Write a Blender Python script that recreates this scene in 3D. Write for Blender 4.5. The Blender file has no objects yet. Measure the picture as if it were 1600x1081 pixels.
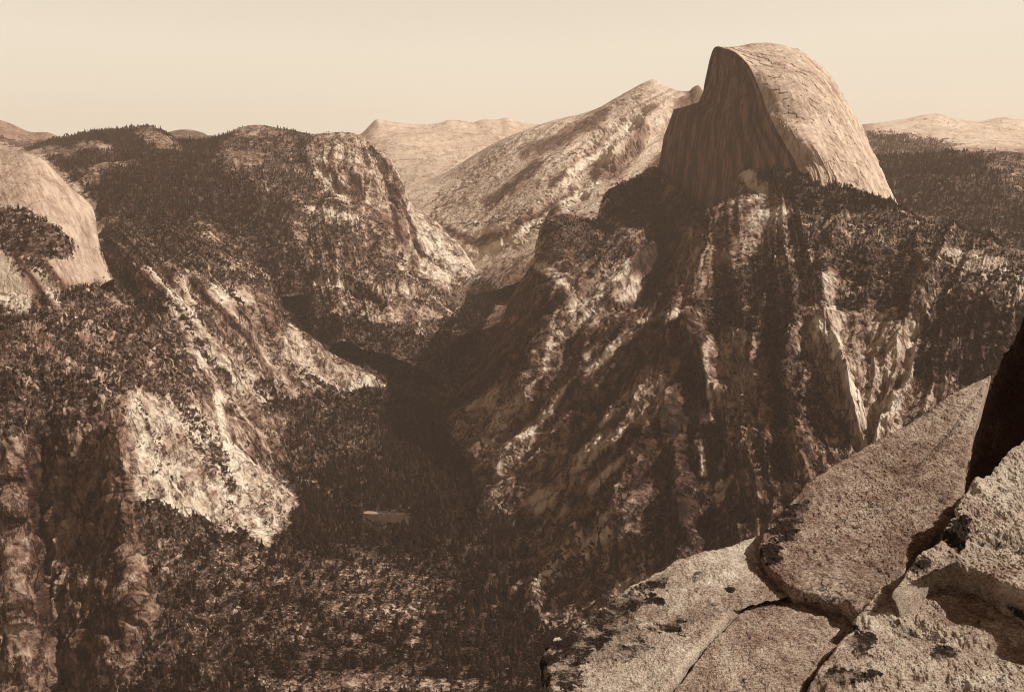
import bpy, math, random, os
import numpy as np
from mathutils import Vector

R = math.radians
rng = np.random.default_rng(7)
random.seed(7)
scene = bpy.context.scene
COL = scene.collection

# ------------------------------------------------------------------ camera
PITCH, F, CX, CY, CAMZ = R(9.42), 1600.0, 800.0, 540.5, 980.0
cam_data = bpy.data.cameras.new('camera')
cam_data.sensor_width = 36.0
cam_data.lens = 36.0 * F / 1600.0
cam_data.clip_start = 0.1
cam_data.clip_end = 120000.0
cam = bpy.data.objects.new('camera', cam_data)
COL.objects.link(cam)
cam.location = (0, 0, CAMZ)
cam.rotation_euler = (R(90) - PITCH, 0, 0)
scene.camera = cam

# ------------------------------------------------------------------ light
SUN_EL, SUN_AZ = R(46), R(93)          # azimuth measured clockwise from the view direction (+Y)
sd = Vector((math.cos(SUN_EL) * math.sin(SUN_AZ), math.cos(SUN_EL) * math.cos(SUN_AZ), math.sin(SUN_EL)))
world = bpy.data.worlds.new('World')
scene.world = world
world.use_nodes = True
wn, wl = world.node_tree.nodes, world.node_tree.links
wn.clear()
wo = wn.new('ShaderNodeOutputWorld')
wb = wn.new('ShaderNodeBackground')
sky = wn.new('ShaderNodeTexSky')
sky.sky_type = 'NISHITA'
sky.sun_disc = False
sky.sun_elevation = SUN_EL
sky.sun_rotation = SUN_AZ
sky.altitude = 2200
sky.air_density = 1.0
sky.dust_density = 1.5
bw = wn.new('ShaderNodeRGBToBW')
mr = wn.new('ShaderNodeMapRange')
mr.inputs['From Min'].default_value = 0.0
mr.inputs['From Max'].default_value = 4.2
rp = wn.new('ShaderNodeValToRGB')       # sepia toning of the sky's brightness
rp.color_ramp.elements[0].position = 0.0
rp.color_ramp.elements[0].color = (0.03, 0.012, 0.008, 1)
rp.color_ramp.elements[1].position = 1.0
rp.color_ramp.elements[1].color = (0.885, 0.81, 0.66, 1)
e = rp.color_ramp.elements.new(0.28)
e.color = (0.09, 0.042, 0.027, 1)
e = rp.color_ramp.elements.new(0.52)
e.color = (0.29, 0.175, 0.118, 1)
e = rp.color_ramp.elements.new(0.775)
e.color = (0.80, 0.715, 0.585, 1)
vm = wn.new('ShaderNodeVectorMath')
vm.operation = 'SCALE'
vm.inputs['Scale'].default_value = 9.0
wl.new(sky.outputs[0], bw.inputs[0])
wl.new(bw.outputs[0], mr.inputs['Value'])
wl.new(mr.outputs[0], rp.inputs[0])
wl.new(rp.outputs[0], vm.inputs[0])
wl.new(vm.outputs[0], wb.inputs['Color'])
wb.inputs['Strength'].default_value = 0.092
wl.new(wb.outputs[0], wo.inputs[0])

sun_d = bpy.data.lights.new('sun', 'SUN')
sun_d.energy = 5.0
sun_d.angle = R(0.5)
sun_d.color = (1.0, 0.93, 0.83)
sun = bpy.data.objects.new('sun', sun_d)
COL.objects.link(sun)
sun.rotation_euler = sd.to_track_quat('Z', 'Y').to_euler()
sun.location = (3000, 0, 5000)

scene.view_settings.view_transform = 'Standard'
scene.view_settings.look = 'None'
scene.view_settings.exposure = 0.27
scene.view_settings.gamma = 1.0
scene.render.engine = 'CYCLES'
scene.cycles.max_bounces = 4
scene.cycles.diffuse_bounces = 2
scene.cycles.glossy_bounces = 2
scene.cycles.volume_bounces = 1
scene.cycles.use_denoising = True
scene.cycles.denoising_input_passes = 'RGB_ALBEDO_NORMAL'
scene.cycles.use_adaptive_sampling = False
scene.cycles.pixel_filter_type = 'BLACKMAN_HARRIS'
scene.cycles.filter_width = 1.0

# ------------------------------------------------------------------ noise
_perm = rng.permutation(4096).astype(np.int64)
_grad = rng.normal(size=(4096, 3))
_grad /= np.linalg.norm(_grad, axis=1)[:, None]

_gx3, _gy3, _gz3 = [np.ascontiguousarray(_grad[_perm, k]).astype(np.float32) for k in range(3)]
_perm = _perm.astype(np.int32)
from concurrent.futures import ThreadPoolExecutor
_pool = ThreadPoolExecutor(4)

def _perlin1(x, y, z):
    xi, yi = np.floor(x), np.floor(y)
    xf, yf = (x - xi).astype(np.float32), (y - yi).astype(np.float32)
    xi, yi = xi.astype(np.int32), yi.astype(np.int32)
    u, v = [t * t * t * (t * (t * 6 - 15) + 10) for t in (xf, yf)]
    if z is not None:
        zi = np.floor(z); zf = (z - zi).astype(np.float32); zi = zi.astype(np.int32)
        w = zf * zf * zf * (zf * (zf * 6 - 15) + 10)
    out = np.zeros_like(xf)
    for i in (0, 1):
        a = _perm[(xi + i) & 4095]
        for j in (0, 1):
            b = _perm[(a + yi + j) & 4095]
            uv = (u if i else 1 - u) * (v if j else 1 - v)
            if z is None:
                out += (_gx3[b] * (xf - i) + _gy3[b] * (yf - j)) * uv
                continue
            for k in (0, 1):
                g = (b + zi + k) & 4095
                out += (_gx3[g] * (xf - i) + _gy3[g] * (yf - j) + _gz3[g] * (zf - k)) * uv * (w if k else 1 - w)
    return out * np.float32(1.5)

def perlin(x, y, z=None):
    if z is None: x, y = np.broadcast_arrays(np.asarray(x, float), np.asarray(y, float))
    else: x, y, z = np.broadcast_arrays(*[np.asarray(t, float) for t in (x, y, z)])
    if x.size < 20000: return _perlin1(x, y, z).astype(float)
    sh = x.shape; x = x.reshape(-1); y = y.reshape(-1)
    zz = None if z is None else z.reshape(-1)
    cuts = list(range(0, x.size, 32768)) + [x.size]
    f = [_pool.submit(_perlin1, x[p:q], y[p:q], None if zz is None else zz[p:q]) for p, q in zip(cuts[:-1], cuts[1:])]
    return np.concatenate([t.result() for t in f]).reshape(sh).astype(float)

def fbm(x, y, z=None, octv=5, gain=.5, lac=2.03):
    s, a, f, t = 0., 1., 1., 0.
    for o in range(octv):
        s = s + a * perlin(np.asarray(x) * f + 17.3 * o, np.asarray(y) * f - 9.1 * o, (np.asarray(z) * f if z is not None else None))
        t += a; a *= gain; f *= lac
    return s / t

def ridged(x, y, z=None, octv=4, gain=.5):
    s, a, f, t = 0., 1., 1., 0.
    for o in range(octv):
        n = 1 - np.abs(perlin(np.asarray(x) * f + 31.7 * o, np.asarray(y) * f + 5.3 * o, (np.asarray(z) * f if z is not None else None))) * 2
        s = s + a * n * n * np.sign(n); t += a; a *= gain; f *= 2.07
    return s / t

def sstep(a, b, x):
    t = np.clip((x - a) / (b - a), 0, 1)
    return t * t * (3 - 2 * t)

# ------------------------------------------------------------------ where a line of sight meets the land
ca, sa = math.cos(PITCH), math.sin(PITCH)
def to_world(px, py, D):
    px, py, D = np.broadcast_arrays(*[np.asarray(t, float) for t in (px, py, D)])
    up = CY - py
    dy = F * ca + up * sa
    dz = -F * sa + up * ca
    return np.stack([(px - CX) / dy * D, D, CAMZ + dz / dy * D], -1)

def to_pix(P):
    x, y, z = P[..., 0], P[..., 1], P[..., 2] - CAMZ
    d = y * ca - z * sa
    u = y * sa + z * ca
    d = np.where(d > .01, d, .01)
    return CX + F * x / d, CY - F * u / d

def hermite(t, T, V):
    """non-uniform Catmull-Rom through V at knots T"""
    T = np.asarray(T, float); V = np.asarray(V, float)
    d = np.diff(T)[:, None]; s = np.diff(V, axis=0) / d
    m = np.empty_like(V)
    m[0], m[-1] = s[0], s[-1]
    if len(T) > 2:
        m[1:-1] = (s[:-1] * d[1:] + s[1:] * d[:-1]) / (d[1:] + d[:-1])
    k = np.clip(np.searchsorted(T, t, side='right') - 1, 0, len(T) - 2)
    h = (T[k + 1] - T[k])[:, None]; q = ((t - T[k]) / (T[k + 1] - T[k]))[:, None]
    return ((2*q**3 - 3*q**2 + 1) * V[k] + (q**3 - 2*q**2 + q) * h * m[k] + (-2*q**3 + 3*q**2) * V[k+1] + (q**3 - q**2) * h * m[k+1])

def net(rows, nu, nv, straight=False):
    rr = []
    for r in rows:
        r = np.array(r, float)
        L = np.r_[0, np.cumsum(np.hypot(np.diff(r[:, 0]), np.diff(r[:, 1])) + 1e-3)]
        W = to_world(r[:, 0], r[:, 1], r[:, 2])
        rr.append(hermite(np.linspace(0, 1, nu), L / L[-1], W))
    rr = np.array(rr)                                         # rows, nu, 3
    qx, qy = to_pix(rr)
    dv = np.array([max(4, np.mean(np.hypot(qx[i+1] - qx[i], qy[i+1] - qy[i]))) for i in range(len(rr) - 1)])
    T = np.r_[0, np.cumsum(dv)]; T /= T[-1]
    if straight:
        tt = np.linspace(0, 1, nv); k = np.clip(np.searchsorted(T, tt, side='right') - 1, 0, len(T) - 2)
        q = ((tt - T[k]) / (T[k + 1] - T[k]))[:, None, None]
        return rr[k] * (1 - q) + rr[k + 1] * q
    G = hermite(np.linspace(0, 1, nv), T, rr.reshape(len(rr), -1)).reshape(nv, nu, 3)
    return G

def flow_x(px, py, flow, yref):
    """follow the fall line through (px, py) to the level yref"""
    xs, ks = [f[0] for f in flow], [f[1] for f in flow]
    x0 = px.copy()
    for _ in range(8):
        x0 = .5 * x0 + .5 * (px - np.interp(x0, xs, ks) * (py - yref))
    return x0

def gnormals(G):
    du = np.gradient(G, axis=1); dv = np.gradient(G, axis=0)
    n = np.cross(dv, du)
    n /= np.linalg.norm(n, axis=-1, keepdims=True) + 1e-9
    tocam = np.array([0, 0, CAMZ]) - G
    s = np.sign(np.mean(np.sum(n * tocam, -1)))
    return n * (s if s != 0 else 1)

# ------------------------------------------------------------------ cover maps (what grows where, granite tone with some light and shade painted in)
MW, MH, MC, MX, MY = 1120, 760, 2.0, -320.0, -100.0
def inpoly(px, py, poly):
    c = np.zeros(px.shape, bool)
    n = len(poly)
    for i in range(n):
        x1, y1 = poly[i]; x2, y2 = poly[(i + 1) % n]
        if y1 == y2: continue
        k = (y1 > py) != (y2 > py)
        c ^= k & (px < (x2 - x1) * (py - y1) / (y2 - y1) + x1)
    return c
_gx, _gy = np.meshgrid(MX + MC * (np.arange(MW) + .5), MY + MC * (np.arange(MH) + .5))
def blur(a, n):
    for _ in range(n):
        p = np.pad(a, 1, mode='edge')
        a = (p[1:-1, 1:-1] * 2 + p[:-2, 1:-1] + p[2:, 1:-1] + p[1:-1, :-2] + p[1:-1, 2:]) / 6
    return a
def paintmap(base, items):
    m = np.full((MH, MW), float(base))
    for it in items:
        kind, val = it[0], it[1]
        if kind == 'S':
            best = np.full(_gx.shape, 1e9)
            for (x1, y1), (x2, y2) in zip(it[2][:-1], it[2][1:]):
                t = np.clip(((_gx - x1) * (x2 - x1) + (_gy - y1) * (y2 - y1)) / ((x2 - x1) ** 2 + (y2 - y1) ** 2), 0, 1)
                best = np.minimum(best, np.hypot(_gx - x1 - t * (x2 - x1), _gy - y1 - t * (y2 - y1)))
            k = 1 - sstep(it[3] * .4, it[3] * 1.5 + 1, best)
        elif kind == 'P':
            k = inpoly(_gx, _gy, it[2]).astype(float)
            k = blur(k, (it[3] if len(it) > 3 else 1) * 6 + 6)
        else:
            x, y, rx, ry, a = it[2]
            c, s = math.cos(R(a)), math.sin(R(a))
            dx, dy = _gx - x, _gy - y
            r = np.hypot((dx * c + dy * s) / rx, (-dx * s + dy * c) / ry)
            k = 1 - sstep(.35, 1.3, r)
        m = m * (1 - k) + val * k
    return m
def lookup(m, px, py):
    fx = np.clip((px - MX) / MC - .5, 0, MW - 1.01); fy = np.clip((py - MY) / MC - .5, 0, MH - 1.01)
    i, j = fx.astype(int), fy.astype(int); a, b = fx - i, fy - j
    return (m[j, i] * (1-a) + m[j, i+1] * a) * (1-b) + (m[j+1, i] * (1-a) + m[j+1, i+1] * a) * b

P_, E_ = 'P', 'E'
VEG = paintmap(.3, [
 (P_, .88, [(-200,200),(60,222),(230,190),(330,205),(450,200),(500,300),(540,330),(620,345),(480,420),(450,520),(420,430),(330,350),(150,350),(-200,300)]),
 (P_, .62, [(345,205),(480,205),(505,300),(560,335),(470,330),(400,300),(330,260)], 3),
 (E_, .08, (92,237,34,9,5)), (E_, .06, (150,230,40,9,6)), (E_, .15, (245,216,42,15,22)), (E_, .3, (165,262,50,8,-8)), (E_, .4, (140,280,18,14,0)), (E_, .3, (400,206,50,9,0)),
 (E_, .25, (385,245,40,14,0)),
 (P_, .02, [(478,226),(500,212),(560,207),(600,240),(632,300),(650,330),(745,430),(700,450),(660,440),(615,380),(590,345),(545,328),(500,280)], 0),
 (P_, .85, [(570,226),(585,230),(602,250),(590,252)], 0),
 (P_, .5, [(455,340),(540,335),(600,345),(640,420),(700,460),(680,500),(600,510),(560,490),(490,500),(455,430)], 2),
 (E_, .05, (520,445,45,8,5)), (E_, .05, (610,455,45,16,5)), (E_, .1, (640,490,50,12,5)), (E_, .15, (520,335,55,12,10)), (E_, .04, (520,520,28,40,20)),
 (E_, .3, (560,390,50,28,10)),
 (P_, .86, [(430,370),(470,380),(480,420),(500,490),(560,490),(600,510),(700,500),(735,460),(740,430),(775,440),(775,480),(740,570),(700,610),(610,600),(590,600),(560,570),(500,530),(455,520)], 1),
 (E_, .3, (760,400,30,14,40)), (E_, .45, (690,520,60,12,10)),
 (P_, .07, [(560,180),(1040,110),(1100,160),(1040,250),(940,330),(830,400),(740,430),(700,370),(640,320),(600,240)], 2),
 (E_, .35, (880,245,60,12,-25)), (E_, .12, (985,235,45,18,-20)), (E_, .35, (850,350,50,10,-30)), (E_, .3, (720,290,60,12,-20)), (E_, .5, (760,345,50,8,-10)),
 (P_, .02, [(-200,200),(60,235),(145,310),(178,440),(60,440),(-200,330)], 0),
 (P_, .75, [(-200,325),(40,325),(75,345),(125,380),(105,410),(60,400),(-200,400)], 1),
 (P_, .35, [(-200,400),(60,400),(130,440),(60,445),(-200,430)], 1),
 (P_, .62, [(100,440),(200,440),(280,500),(330,600),(250,640),(210,600),(140,640),(20,640),(-200,640),(-200,500),(60,480)], 2),
 (P_, .08, [(75,405),(150,410),(155,440),(110,445),(85,430)], 0), (E_, .25, (70,540,50,16,40)), (E_, .4, (140,520,40,12,60)), (E_, .5, (20,560,40,30,0)), (E_, .3, (170,460,34,10,60)),
 (P_, .04, [(-200,390),(0,390),(20,420),(50,460),(48,490),(0,480),(-200,480)], 0), (P_, .05, [(20,400),(50,425),(100,480),(95,490),(70,470)], 0),
 (P_, .85, [(165,350),(180,370),(210,410),(215,450),(180,450),(150,380)], 1),
 (P_, .62, [(170,350),(290,342),(340,370),(400,410),(430,450),(400,470),(330,440),(260,430),(215,420)], 2),
 (P_, .20, [(210,420),(300,430),(400,470),(430,520),(440,600),(400,650),(340,600),(290,540),(230,470)], 2),
 (E_, .6, (325,500,55,12,55)), (E_, .55, (390,560,60,12,50)), (E_, .04, (360,462,38,14,15)), (E_, .05, (395,460,25,12,15)),
 (E_, .75, (420,610,50,14,35)), (E_, .85, (470,640,70,14,8)),
 (P_, .05, [(450,500),(480,530),(520,560),(596,595),(600,612),(520,614),(480,590),(440,550)], 0),
 (P_, .17, [(200,600),(260,620),(330,640),(380,700),(470,780),(420,845),(300,812),(205,790)], 2),
 (E_, .55, (300,650,60,16,55)), (E_, .5, (345,730,50,14,60)), (E_, .6, (250,580,60,20,45)), (E_, .5, (440,745,40,9,40)),
 (P_, .03, [(40,640),(160,640),(200,650),(215,800),(250,920),(240,1000),(150,1020),(60,1100),(40,900)], 1),
 (E_, .6, (90,660,60,20,0)), (P_, .03, [(-200,690),(40,690),(45,900),(60,1100),(-200,1100)], 1), (P_, .8, [(-200,600),(30,600),(42,670),(0,690),(-200,690)], 1),
 (P_, .76, [(210,785),(240,780),(320,815),(430,850),(470,800),(520,640),(600,610),(700,640),(760,720),(850,820),(900,1000),(860,1200),(130,1200),(250,960)], 1),
 (P_, .90, [(470,620),(600,600),(700,640),(740,720),(840,800),(800,860),(600,850),(430,850),(470,790),(440,700)], 1),
 (E_, .54, (600,920,170,60,10)), (E_, .58, (370,890,110,60,20)), (E_, .64, (400,980,170,60,0)), (E_, .3, (560,1070,200,18,0)), (E_, .1, (562,1062,40,8,-20)), (E_, .1, (520,1074,40,6,0)), (E_, .25, (652,985,8,30,0)), (E_, .2, (530,945,14,8,0)), (E_, .2, (558,998,12,8,0)), (E_, .86, (800,960,120,80,0)), (P_, .88, [(660,780),(800,760),(860,830),(800,880),(680,850)], 3),
 (E_, .2, (495,760,40,6,25)), (E_, .3, (430,700,30,12,40)),
 # the right-hand mountain
 (P_, .27, [(700,600),(800,470),(850,340),(940,290),(1040,260),(1160,250),(1400,320),(1800,460),(1800,1000),(900,1000),(800,820),(700,690)], 2),
 (P_, .60, [(845,345),(900,335),(950,345),(1000,380),(960,440),(900,400),(850,400)], 1),
 (P_, .75, [(945,300),(1030,262),(1040,300),(1000,360),(945,340)], 1),
 (P_, .06, [(700,600),(800,470),(840,400),(870,430),(865,560),(800,600),(740,600)], 1),
 (P_, .05, [(1030,300),(1100,330),(1160,310),(1130,430),(1060,500),(970,480),(990,400)], 1),
 (P_, .12, [(880,520),(1060,480),(1100,470),(1100,640),(1060,760),(950,760),(880,640)], 2),
 (P_, .82, [(1180,262),(1250,265),(1330,290),(1400,320),(1380,345),(1250,330),(1200,290)], 0),
 (P_, .55, [(1180,340),(1400,325),(1600,400),(1800,470),(1800,560),(1500,470),(1300,460),(1230,440),(1190,400)], 2),
 (P_, .72, [(1125,420),(1200,400),(1240,430),(1260,470),(1210,540),(1120,510),(1090,500)], 2),
 (P_, .85, [(1450,470),(1620,480),(1800,600),(1640,640),(1500,600),(1415,590),(1425,520)], 1),
 (E_, .3, (1310,440,16,60,10)), (E_, .35, (1430,440,16,50,5)), (E_, .75, (1355,410,60,24,10)), (E_, .75, (1330,475,40,14,0)),
 (P_, .05, [(1100,530),(1180,520),(1175,570),(1140,650),(1105,600)], 1),
 (P_, .06, [(1290,500),(1370,490),(1430,510),(1400,600),(1350,700),(1310,640),(1260,520)], 1),
 (P_, .1, [(1390,590),(1500,590),(1440,650),(1370,680)], 1),
 (E_, .85, (1215,560,24,50,10)), (E_, .6, (1270,620,30,40,0)), (E_, .7, (1200,720,40,40,0)),
 (E_, .02, (850,780,32,16,-35)), (E_, .15, (790,640,40,12,-40)), (E_, .15, (800,690,34,8,-50)), (E_, .12, (930,690,60,8,-42)), (E_, .12, (950,740,50,7,-50)), (E_, .15, (930,850,50,9,-45)), (E_, .2, (870,900,50,8,-45)), (E_, .05, (750,635,24,12,-30)),
 (P_, .42, [(820,820),(960,800),(1100,780),(1190,830),(1100,900),(900,980),(840,980)], 3), (P_, .3, [(1000,780),(1180,700),(1200,820),(1060,880)], 3),
 (E_, .2, (910,850,60,8,-42)), (E_, .2, (960,800,36,8,-45)), (E_, .4, (830,920,24,20,0)),
 (E_, .02, (1168,272,22,16,50)), (E_, .1, (1185,300,24,10,40)), (E_, .15, (1200,360,30,14,20)),
 (E_, .05, (1030,493,26,4,-12)), (E_, .06, (1000,620,14,50,25)),
 ('S', .04, [(838,412),(862,425),(882,440)], 7), ('S', .04, [(864,462),(859,530),(855,575)], 4), ('S', .04, [(978,410),(958,442)], 7), ('S', .06, [(940,453),(896,488),(872,520)], 6),
 ('S', .02, [(982,522),(937,563),(896,600),(855,641),(818,680)], 7), ('S', .05, [(950,535),(918,556)], 6), ('S', .02, [(1003,502),(1040,495),(1063,486)], 4), ('S', .05, [(1053,571),(1032,600),(1008,657)], 11),
 ('S', .3, [(985,622),(946,649),(915,670)], 9), ('S', .05, [(935,680),(913,707),(893,735)], 5), ('S', .05, [(972,717),(946,744),(922,775)], 5), ('S', .06, [(790,652),(770,670)], 7), ('S', .06, [(835,598),(808,636)], 5), ('S', .05, [(735,632),(765,628)], 8),
 ('S', .03, [(1103,540),(1107,608),(1115,660)], 4), ('S', .04, [(1157,585),(1144,643)], 6), ('S', .03, [(1276,505),(1309,542),(1325,592),(1346,657)], 8), ('S', .05, [(1098,699),(1103,740)], 4), ('S', .05, [(1140,740),(1127,781)], 3),
 ('S', .03, [(1430,515),(1415,600),(1360,690),(1342,735)], 9), ('S', .05, [(1296,430),(1303,480)], 8), ('S', .1, [(1180,350),(1215,335)], 14), ('S', .1, [(1480,395),(1560,410)], 5),
 ('S', .9, [(1210,500),(1216,580),(1222,660)], 10), ('S', .85, [(1250,560),(1240,640),(1280,660)], 8), ('S', .8, [(700,640),(760,600),(790,560)], 6), ('S', .85, [(1340,430),(1380,470),(1420,480)], 8),
 ('S', .6, [(215,425),(300,520),(360,600)], 5), ('S', .55, [(240,470),(300,560),(330,620)], 6), ('S', .55, [(350,430),(420,520),(440,580)], 5), ('S', .55, [(440,560),(500,600),(540,620)], 5),
 ('S', .5, [(260,600),(300,680),(330,760)], 5), ('S', .5, [(345,650),(350,700),(380,770)], 6), ('S', .45, [(215,620),(250,700),(280,780)], 4), ('S', .04, [(340,620),(352,690),(380,760),(412,840)], 6),
 # far right plateau
 (P_, .72, [(1350,205),(1480,205),(1490,240),(1800,240),(1800,440),(1560,380),(1400,325)], 0),
 (P_, .15, [(1380,172),(1800,172),(1800,232),(1500,232),(1440,212),(1350,205)], 1),
 (E_, .25, (1590,250,50,10,-10)), (E_, .5, (1590,280,30,40,0)), (E_, .6, (1480,222,30,6,10)),
])
TONE = paintmap(.5, [  # granite tone; sunlit and shaded mountain sides are painted in with it
 (P_, .64, [(-200,200),(60,235),(145,310),(178,440),(60,440),(-200,330)], 1),
 (P_, .8, [(-200,390),(0,390),(20,420),(50,460),(48,490),(0,480),(-200,480)], 0),
 (P_, .60, [(475,222),(500,210),(560,207),(600,240),(632,300),(640,350),(600,330),(545,322),(500,270)], 1),
 (P_, .85, [(630,305),(660,340),(750,430),(700,450),(660,430),(640,360)], 1), (P_, .8, [(478,250),(520,270),(540,310),(530,322),(500,290)], 1),
 (E_, .9, (520,445,50,8,5)), (E_, .8, (610,455,45,16,5)), (E_, .85, (520,335,55,10,10)), (E_, .8, (530,520,28,40,20)),
 (P_, .74, [(560,180),(1040,110),(1100,160),(1040,250),(940,330),(830,400),(740,430),(700,370),(640,320),(600,240)], 2),  # long ridge paled in place of thicker haze
 (P_, .16, [(845,352),(860,335),(890,333),(930,350),(940,400),(900,410),(860,400)], 1), ('S', .42, [(1000,210),(985,240),(960,268),(930,270)], 12), ('S', .35, [(1040,240),(1025,262)], 9), ('S', .35, [(1020,165),(960,215),(900,255),(860,290)], 5), ('S', .9, [(1000,180),(940,235),(890,270)], 6), ('S', .3, [(840,255),(800,290),(760,320)], 7), ('S', .3, [(900,300),(850,335),(810,350)], 7), ('S', .35, [(940,180),(880,215),(820,240)], 10), ('S', .9, [(860,340),(800,372),(750,395)], 7), ('S', .9, [(930,290),(880,318)], 5), ('S', .3, [(790,365),(740,378),(700,360)], 5), ('S', .9, [(700,385),(740,390)], 5),
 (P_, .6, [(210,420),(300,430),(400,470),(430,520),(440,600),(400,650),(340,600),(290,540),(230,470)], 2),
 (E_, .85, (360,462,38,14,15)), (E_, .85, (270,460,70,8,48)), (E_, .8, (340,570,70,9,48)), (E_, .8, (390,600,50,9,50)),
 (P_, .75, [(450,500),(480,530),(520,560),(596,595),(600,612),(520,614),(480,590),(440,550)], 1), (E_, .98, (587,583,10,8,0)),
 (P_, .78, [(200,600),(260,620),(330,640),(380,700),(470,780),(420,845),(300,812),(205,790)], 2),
 (P_, .42, [(40,640),(160,640),(200,650),(215,800),(250,920),(240,1000),(150,1020),(60,1100),(40,900)], 1),
 (P_, .16, [(42,660),(62,660),(68,800),(84,1000),(62,1010),(46,900)], 1),
 (P_, .45, [(-200,690),(40,690),(45,900),(60,1100),(-200,1100)], 1),
 (P_, .27, [(700,600),(800,470),(840,400),(870,430),(865,560),(800,600),(740,600)], 1),  # left-facing side of the pointed peak, its shade painted dark
 (P_, .30, [(880,520),(1060,480),(1130,500),(1120,640),(1160,800),(1060,860),(950,800),(880,640)], 2),  # slabs turned from the sun, shade painted into their tone
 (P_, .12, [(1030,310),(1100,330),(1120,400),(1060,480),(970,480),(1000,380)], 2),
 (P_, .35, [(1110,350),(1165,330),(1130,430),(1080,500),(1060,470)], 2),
 (P_, .52, [(1190,60),(1420,60),(1420,330),(1200,260),(1195,160),(1120,70)], 0),
 (P_, .40, [(1030,262),(1053,168),(1120,72),(1165,98),(1195,160),(1190,240),(1150,310),(1100,345)], 0),
 (E_, .97, (1168,272,22,14,50)), (E_, .8, (1185,300,24,10,40)), (E_, .7, (1190,370,40,14,-30)), (E_, .9, (1208,332,24,8,0)),
 (E_, .97, (850,780,32,18,-35)), (E_, .8, (790,640,50,12,-40)), (E_, .8, (950,690,70,8,-42)), (E_, .8, (950,740,50,7,-50)), (E_, .85, (930,850,50,9,-45)), (E_, .85, (870,900,50,8,-45)),
 (E_, .9, (1030,493,26,4,-12)), (E_, .6, (1000,620,14,50,25)), (E_, .7, (850,420,20,12,30)), (E_, .75, (865,480,8,50,10)), (E_, .8, (900,510,60,8,-40)), (E_, .75, (985,450,30,20,-50)),
 (P_, .55, [(1100,530),(1180,520),(1175,570),(1140,650),(1105,600)], 1),
 (P_, .62, [(1290,500),(1370,490),(1430,510),(1400,600),(1350,700),(1310,640),(1260,520)], 1), (E_, .85, (1390,560,14,40,20)), (E_, .9, (1280,510,20,10,20)),
 (P_, .5, [(1390,590),(1500,590),(1440,650),(1370,680)], 1),
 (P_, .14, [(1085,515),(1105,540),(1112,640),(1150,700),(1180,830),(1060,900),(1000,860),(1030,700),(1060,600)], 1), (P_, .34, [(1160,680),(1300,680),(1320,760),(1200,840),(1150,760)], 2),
 ('S', .8, [(1130,720),(1120,790)], 4), ('S', .8, [(900,840),(850,900),(810,940)], 9), ('S', .8, [(960,800),(920,850),(880,890)], 7), ('S', .75, [(760,690),(800,700),(770,730)], 8), (P_, .5, [(1060,350),(1135,350),(1100,470),(1040,480)], 1),
 ('S', .25, [(60,400),(100,450),(150,468)], 5), ('S', .2, [(20,395),(60,450),(75,490)], 4), ('S', .75, [(45,410),(90,470)], 7), 
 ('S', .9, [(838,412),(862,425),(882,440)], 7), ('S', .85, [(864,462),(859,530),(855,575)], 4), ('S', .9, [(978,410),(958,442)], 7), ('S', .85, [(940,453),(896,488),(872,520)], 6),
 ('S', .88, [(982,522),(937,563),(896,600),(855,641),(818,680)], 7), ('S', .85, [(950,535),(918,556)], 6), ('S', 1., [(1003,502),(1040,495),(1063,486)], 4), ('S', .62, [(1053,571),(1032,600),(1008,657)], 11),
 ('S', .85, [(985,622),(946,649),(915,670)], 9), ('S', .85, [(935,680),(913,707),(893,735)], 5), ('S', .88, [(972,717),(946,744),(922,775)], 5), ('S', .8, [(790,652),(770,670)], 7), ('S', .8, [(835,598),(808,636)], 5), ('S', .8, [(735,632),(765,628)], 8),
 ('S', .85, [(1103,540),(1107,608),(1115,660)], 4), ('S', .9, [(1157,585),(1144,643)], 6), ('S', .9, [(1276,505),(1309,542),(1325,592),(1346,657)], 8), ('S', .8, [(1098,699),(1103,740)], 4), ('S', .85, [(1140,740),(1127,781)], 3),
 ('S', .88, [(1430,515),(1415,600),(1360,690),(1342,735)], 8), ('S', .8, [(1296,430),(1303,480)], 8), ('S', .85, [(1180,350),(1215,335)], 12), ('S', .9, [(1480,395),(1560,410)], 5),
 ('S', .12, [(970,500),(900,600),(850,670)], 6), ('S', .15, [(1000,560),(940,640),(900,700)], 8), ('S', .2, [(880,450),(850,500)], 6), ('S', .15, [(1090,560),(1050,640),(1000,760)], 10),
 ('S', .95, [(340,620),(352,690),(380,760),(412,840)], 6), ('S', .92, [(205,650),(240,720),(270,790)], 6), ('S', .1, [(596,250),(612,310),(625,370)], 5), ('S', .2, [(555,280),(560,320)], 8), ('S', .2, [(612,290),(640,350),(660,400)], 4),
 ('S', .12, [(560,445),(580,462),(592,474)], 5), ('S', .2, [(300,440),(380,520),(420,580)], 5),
 (P_, .75, [(1440,395),(1600,400),(1800,470),(1800,500),(1560,450)], 2),
 (P_, .8, [(1380,172),(1800,172),(1800,235),(1500,232),(1440,212),(1350,205)], 1),
])

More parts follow.
